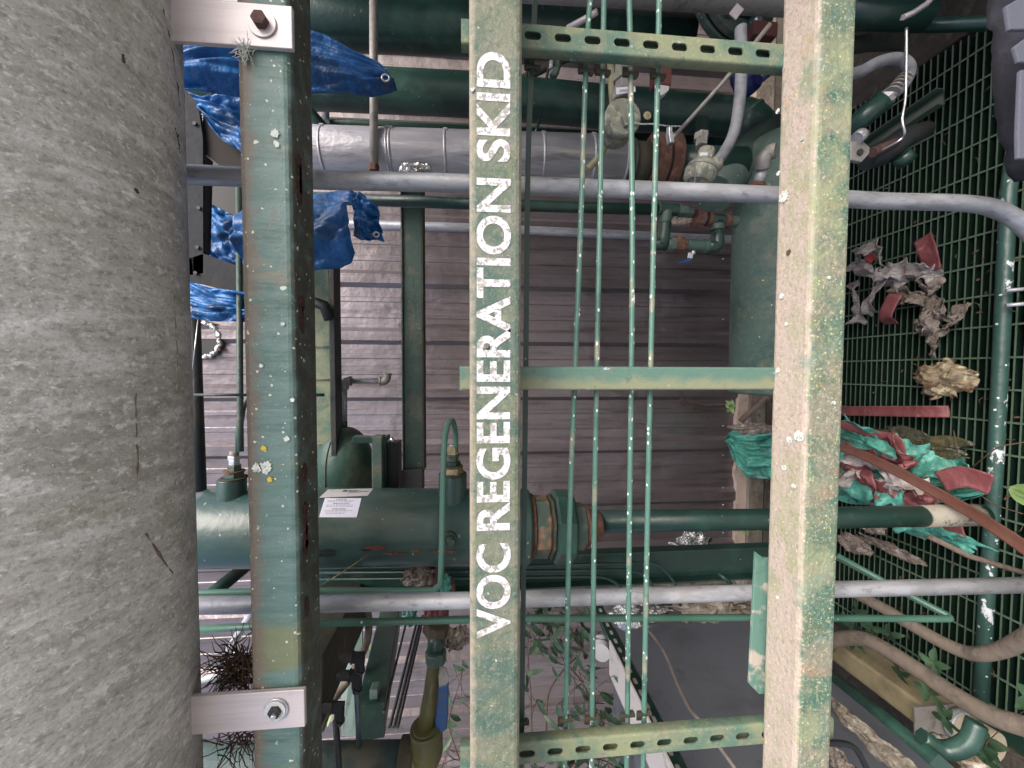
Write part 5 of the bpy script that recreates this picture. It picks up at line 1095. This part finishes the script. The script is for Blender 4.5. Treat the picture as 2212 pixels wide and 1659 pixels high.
# hoses
def ghose(name, label, pts, r_, mat, seg=20): return Geo().tube(smoothpts([G(*p) for p in pts], 8), r_, seg).build(name, mat, label=label, cat='hose')
ghose('hose', 'grey hose snaking from behind the lowest beam to a hook shaped bend', [(1840, 1278, .30), (1910, 1315, .30), (1960, 1345, .30), (2040, 1390, .30), (2100, 1412, .30), (2160, 1405, .31), (2215, 1378, .33), (2290, 1330, .35)], .019, m_hoseb)
ghose('hose', 'thick dirty hose arching over the tan duct to the lower right', [(1770, 1440, .30), (1790, 1390, .34), (1850, 1378, .36), (1905, 1398, .36), (1990, 1452, .36), (2060, 1500, .36), (2140, 1545, .36), (2215, 1570, .36), (2300, 1600, .36)], .024, m_hoseb, 24)
# tan duct
root = thing('tan_duct', 'tan rectangular duct with end plate lying beside the grey cabinet', 'duct', G(1950, 1500, .1))
a, b = G(1800, 1385, .22), G(2045, 1560, .22); b = a+(b-a)*.98
obeam(a, b, .085, .12, m_tan, root, 'box_section', bev=.012)
d = (b-a).normalized(); Geo().obox(b+V((0, 0, .02)), (d, d.cross(V((0, 0, 1))), V((0, 0, 1))), (.003, .05, .085)).build('end_plate', m_galvd, root, bevel=.001)
g = Geo(); g.tube([b+d*.02+V((.0, 0, -.03)), b+d*.10+V((0, 0, -.04))], .045, 32); g.build('pipe_stub', M('cream_paint', (178, 166, 146), .5), root, bevel=.004)
g = Geo(); g.tube([b+d*.012+V((.0, 0, -.03)), b+d*.035+V((0, 0, -.03))], .05, 32); g.build('silver_ring', m_galv, root, bevel=.004)
pipe('green_strap', 'broad dark green strap bent beneath the tan duct end', 'strap', [(1990, 1590, .78), (2040, 1620, .76), (2090, 1605, .74), (2110, 1560, .74)], 18, m_green, 6, smooth=True)
frag('torn_wrapping', 'torn grey and rusty wrapping along the bottom edge', 'wrapping', 1940, 1640, 130, 26, 71, m_paper, .62, .05, 34)
frag('torn_wrapping', 'silver grey wrapping scrap just right of the lowest beam bottom', 'wrapping', 1820, 1640, 50, 22, 72, m_rag, .72, .04)
frag('torn_wrapping', 'brown debris heap at the bottom right corner', 'debris', 2105, 1650, 60, 22, 73, m_paper, .5, .04)
pipe('black_cable', 'black cable loop at the bottom edge beside the lowest beam', 'cable', [(1740, 1612, .62), (1800, 1605, .62), (1845, 1615, .62), (1875, 1665, .62)], 6, m_rubber, 12, smooth=True)
# ================================================================ upper right corner
g = Geo()
def edge_pts(l, Y): return [P(u, v, Y) for u, v in l]
ruled(edge_pts([(2138, -60), (2135, 60), (2138, 130), (2142, 210), (2154, 290), (2163, 330), (2172, 372), (2190, 395)], .62), edge_pts([(2330, -60), (2330, 60), (2330, 130), (2330, 210), (2330, 290), (2330, 330), (2330, 380), (2330, 420)], .55), 60, 24, .010, 14, 33, .05).build('black_fabric_bag', m_cloth, label='black fabric bag edge at the upper right corner', cat='bag', solid=.004)
root = thing('grey_strap', 'light grey webbing straps on the black fabric bag', 'strap', P(2200, 200, .53))
for i, pl in enumerate([[(2174, 12), (2216, -12), (2300, -20), (2300, 60), (2182, 64)], [(2192, 100), (2216, 82), (2300, 60), (2300, 140), (2202, 134)], [(2206, 150), (2300, 140), (2300, 350), (2201, 342), (2200, 290)]]):
    Geo().prism([P(u, v, .515) for u, v in pl], (0, .006, 0)).build('webbing', m_web, root, bevel=.002)
pipe('arched_hose', 'grey ribbed hose arching right of the lowest beam', 'hose', [(1790, 170, .85), (1850, 158, .85), (1900, 134, .86), (1940, 128, .87), (1963, 145, .87), (1958, 172, .88), (1940, 195, .88), (1920, 208, .89)], 11.5, m_hose, 20, smooth=True)
root = thing('hose_coupling', 'silver coupling and green pipe below the arched hose', 'pipe fitting', P(1880, 250, .9))
g = Geo(); hexa(g, P(1926, 204, .89), P(1908, 216, .90), .020, 8); g.build('coupling', m_galv, root, bevel=.002)
Geo().tube(px([(1910, 215, .9), (1830, 285, .95)]), .026, 24).build('pipe_body', m_green, root)
for k in range(6):
    a = P(1961-k*6.5, 160+k*7.5, .88); b_ = P(1959-k*6.5, 163+k*7.5, .88); Geo().tube([a, b_], .0165, 20).build('rib', m_galvd, root)
pipe('bare_wire', 'bright bent wire hanging in front of the grating', 'wire', [(1958, 60, .85), (1958, 108, .85), (1957, 185, .85), (1955, 220, .85), (1949, 258, .85), (1954, 285, .85), (1950, 297, .86), (1935, 308, .87), (1905, 324, .9)], 2.4, m_zinc, 8, smooth=True)
root = thing('open_channel', 'dark green open channel lying on the grating', 'channel', G(1960, 270, .12))
a, b = G(2040, 208, .14), G(1850, 335, .14); obeam(a, b, .055, .004, m_green, root, 'web'); d = (b-a).normalized(); s_ = d.cross(V((0, 0, 1))).normalized()
for sg in (-1, 1): obeam(a+s_*sg*.028+V((0, 0, .014)), b+s_*sg*.028+V((0, 0, .014)), .004, .03, m_grate, root, 'flange')
root = thing('valve_bracket', 'grey slotted valve bracket showing past the lowest beam', 'bracket', P(1855, 335, .8))
Geo().prism(px([(1838, 305, .8), (1862, 302, .8), (1880, 318, .8), (1878, 332, .8), (1862, 350, .8), (1838, 345, .8)]), (0, .01, 0)).build('plate', m_galvd, root, bevel=.002)
c = P(1857, 329, .799); Geo().tube([c, c-V((0, .003, 0))], .007, 16).build('knob', m_darkst, root)
Geo().tube(px([(1850, 300, .8), (1862, 290, .8)]), .014, 16).build('stem', m_galv, root)
root = thing('dark_valve', 'dark valve body with rusty stem below the bent wire', 'valve', G(1930, 310, .15))
Geo().tube(px([(1870, 345, .98), (1920, 325, .97), (1950, 300, .97), (2000, 280, .97)]), [.03, .034, .03, .022], 20).build('body', m_darkst, root)
Geo().tube(px([(1885, 330, .93), (1935, 308, .93)]), .012, 12).build('stem', m_rustb, root)
Geo().tube(px([(1945, 335, .95), (1960, 350, .95)]), .022, 20).build('outlet', m_green, root)
pipe('floor_pipe', 'large dark green pipe across the upper right corner', 'pipe', [(1800, 22, 1.1), (1880, 32, 1.1), (2010, 35, 1.05)], 26, m_green, 32)
pipe('floor_pipe', 'brown grey pipe under the large dark green pipe', 'pipe', [(1800, 105, 1.2), (1880, 92, 1.2), (1960, 88, 1.15)], 16, m_brownst, 24)
pipe('metal_strip', 'bright tilted metal strip over the dark green corner pipe', 'metal strip', [(1950, 38, .9), (1972, 28, .9), (2000, 10, .9), (2030, -20, .9)], 6, m_ss, 4)
g = Geo(); a = G(1860, 60, .06); g.box((G(1850, 150, .09).x-.5, .3, .002), (3, 1.9, .07)) if 0 else g.box((G(2000, 130, .07).x, .5, .004), (3, 1.95, .06)); g.build('concrete_pad', m_ground, kind='structure', bevel=.006)
pipe('floor_beam', 'dark green beam edge beyond the grating', 'beam', [(1790, 62, 1.35), (2140, 50, .98)], 14, m_green, 4)
# ================================================================ foliage against the siding
def branch(name, label, pts, nleaf, L, W, mat, seed, cat='plant', drop=1):
    rr = random.Random(seed); root = thing(name, label, cat, V(pts[0])); st = Geo(); g = Geo(); q = smoothpts(pts, 6)
    st.tube(q, [.004*(1-.7*i/len(q)) for i in range(len(q))], 6, False)
    for i in range(nleaf):
        p = q[rr.randrange(len(q))]; p2 = p+V((rr.gauss(0, .055), rr.gauss(0, .05), rr.gauss(0, .055)))
        st.tube([p, (p+p2)/2, p2], .0012, 4, False)
        d = V((rr.gauss(-.7, .45), rr.gauss(0, .4), rr.gauss(-.55, .5)))
        leafgeo(g, p2, d, V((rr.gauss(0, .5), -1, rr.gauss(.3, .4))), L*rr.uniform(.6, 1.15), W*rr.uniform(.8, 1.2), rr.uniform(0, .35))
    g.build('leaves', mat, root); st.build('twigs', m_twig, root); return root
fol = [([(1320, 1640, 1.5), (1290, 1540, 1.6), (1255, 1470, 1.65), (1215, 1420, 1.7), (1180, 1340, 1.7)], 46, 'long leafy branch rising beside the slotted strut'),
       ([(1160, 1700, 1.6), (1150, 1600, 1.6), (1147, 1500, 1.7), (1140, 1400, 1.7), (1150, 1330, 1.7)], 36, 'leafy branch hugging the square bar'),
       ([(1330, 1620, 1.3), (1300, 1560, 1.35), (1270, 1500, 1.4), (1250, 1450, 1.45)], 30, 'dense leafy branch under the white board'),
       ([(1240, 1330, 1.75), (1210, 1335, 1.75), (1170, 1325, 1.75), (1140, 1335, 1.75)], 34, 'leaf row just below the lower conduit'),
       ([(1200, 1720, 1.4), (1230, 1660, 1.4), (1270, 1640, 1.4), (1320, 1650, 1.4), (1370, 1700, 1.4)], 44, 'leafy branch below the lower left strut'),
       ([(1260, 1400, 1.7), (1240, 1370, 1.7), (1225, 1340, 1.75), (1270, 1320, 1.75)], 22, 'short leafy branch around the white spool'),
       ([(1020, 1700, 1.5), (985, 1620, 1.5), (970, 1560, 1.55), (985, 1500, 1.6), (1000, 1450, 1.65)], 24, 'leafy vine left of the lettered beam'),
       ([(930, 1720, 1.6), (950, 1660, 1.6), (990, 1640, 1.6), (1030, 1660, 1.6)], 18, 'low leaf cluster behind the bottom elbow'),
       ([(700, 1540, 1.8), (700, 1500, 1.8), (698, 1470, 1.8)], 5, 'few bright leaves at the far left siding')]
for i, (pts, n, lab) in enumerate(fol): branch('leafy_branch', lab, px(pts), int(n*(1.3 if i in (2, 3, 4) else .8)) if i != 8 else n, .082 if i != 8 else .06, .013, m_leaf if i not in (8,) else m_leafl, 100+i)
branch('leafy_branch', 'bright leaf between the pale plate and the tan cable', px([(790, 1390, 1.9), (788, 1370, 1.9)]), 3, .06, .014, m_leafl, 131)
tuft('dry_twigs', P(1480, 864, 1.6), 26, .05, m_twig, 'brown dry twig clump beside the middle strut', 'twig', 17, .0012, .7)
pipe('dry_twig', 'thin dry stem from the twig clump to the small seedling', 'twig', [(1480, 868, 1.6), (1530, 875, 1.5), (1580, 872, 1.35)], 1.2, m_twig, 5)
pipe('bare_twig', 'long bare stem curving against the siding among the leaves', 'twig', [(1180, 1580, 1.8), (1185, 1500, 1.8), (1215, 1450, 1.8), (1245, 1420, 1.8)], 2, m_twig, 6, smooth=True)
# ================================================================ small things seen between the upper strut and the wall
pipe('chipped_rod', 'white chipped rod sloping up between square bar and first tube', 'rod', [(1225, 62, .9), (1262, 42, .88), (1290, 25, .86)], 6, m_ss, 10)
pipe('brace', 'dark green brace corner showing just under the second thick pipe', 'brace', [(640, 215, 1.2), (700, 285, 1.2)], 16, m_green, 4)
root = thing('hanging_elbow', 'small green elbow hanging below the upper slotted strut', 'pipe fitting', P(1195, 165, .8))
Geo().tube(smoothpts(px([(1207, 128, .8), (1206, 140, .8), (1203, 150, .8), (1198, 158, .8), (1193, 168, .8)]), 5), .0065, 14).build('elbow', m_green, root)
Geo().tube(px([(1191, 133, .8), (1190, 150, .8)]), .0045, 12).build('arm', m_galv, root)
g = Geo(); hexa(g, P(1201, 152, .8), P(1194, 166, .8), .009); g.build('nut', m_greenm, root, bevel=.001)
for i, (a_, b_, r_) in enumerate([((1178, -10), (1172, 18), 3), ((1220, -10), (1213, 18), 3.5), ((1140, 150), (1134, 182), 3), ((1187, 135), (1178, 185), 3), ((1165, 258), (1154, 300), 3)]):
    pipe('thin_rod', ['first thin dark rod at the top edge', 'second thin dark rod at the top edge', 'thin rod beside the square bar under the strut', 'thin tan rod near the hanging elbow', 'thin green rod above the clad pipe'][i], 'rod', [(*a_, 1.3), (*b_, 1.3)], r_, m_brownst if i != 4 else m_green, 8)
pipe('slanting_brace', 'mud brown brace slanting under the lettered beam at the upper strut', 'brace', [(1120, 175, 1.4), (1180, 145, 1.35), (1240, 118, 1.3)], 10, m_brownst, 4)

# loose litter on the floor
g = Geo(); rr = random.Random(77)
for i in range(70):
    p = G(rr.uniform(1850, 2200), rr.uniform(150, 1500), GZ+.004); L_ = rr.uniform(.006, .018); a_ = rr.uniform(0, 6.28)
    g.tube([p, p+V((math.cos(a_)*L_, math.sin(a_)*L_, .003)), p+V((math.cos(a_+.4)*L_*2, math.sin(a_+.4)*L_*2, .001))], [.0008, .0016, .0005], 4)
for i in range(40):
    p = G(rr.uniform(1850, 2200), rr.uniform(400, 1300), GZ+.003); a_ = rr.uniform(0, 6.28)
    leafgeo(g, p, V((math.cos(a_), math.sin(a_), .1)), V((0, 0, 1)), rr.uniform(.01, .02), .004)
g.build('leaf_litter', m_twig, label='scattered small twigs and brown leaf bits over the grating', cat='litter', kind='stuff')
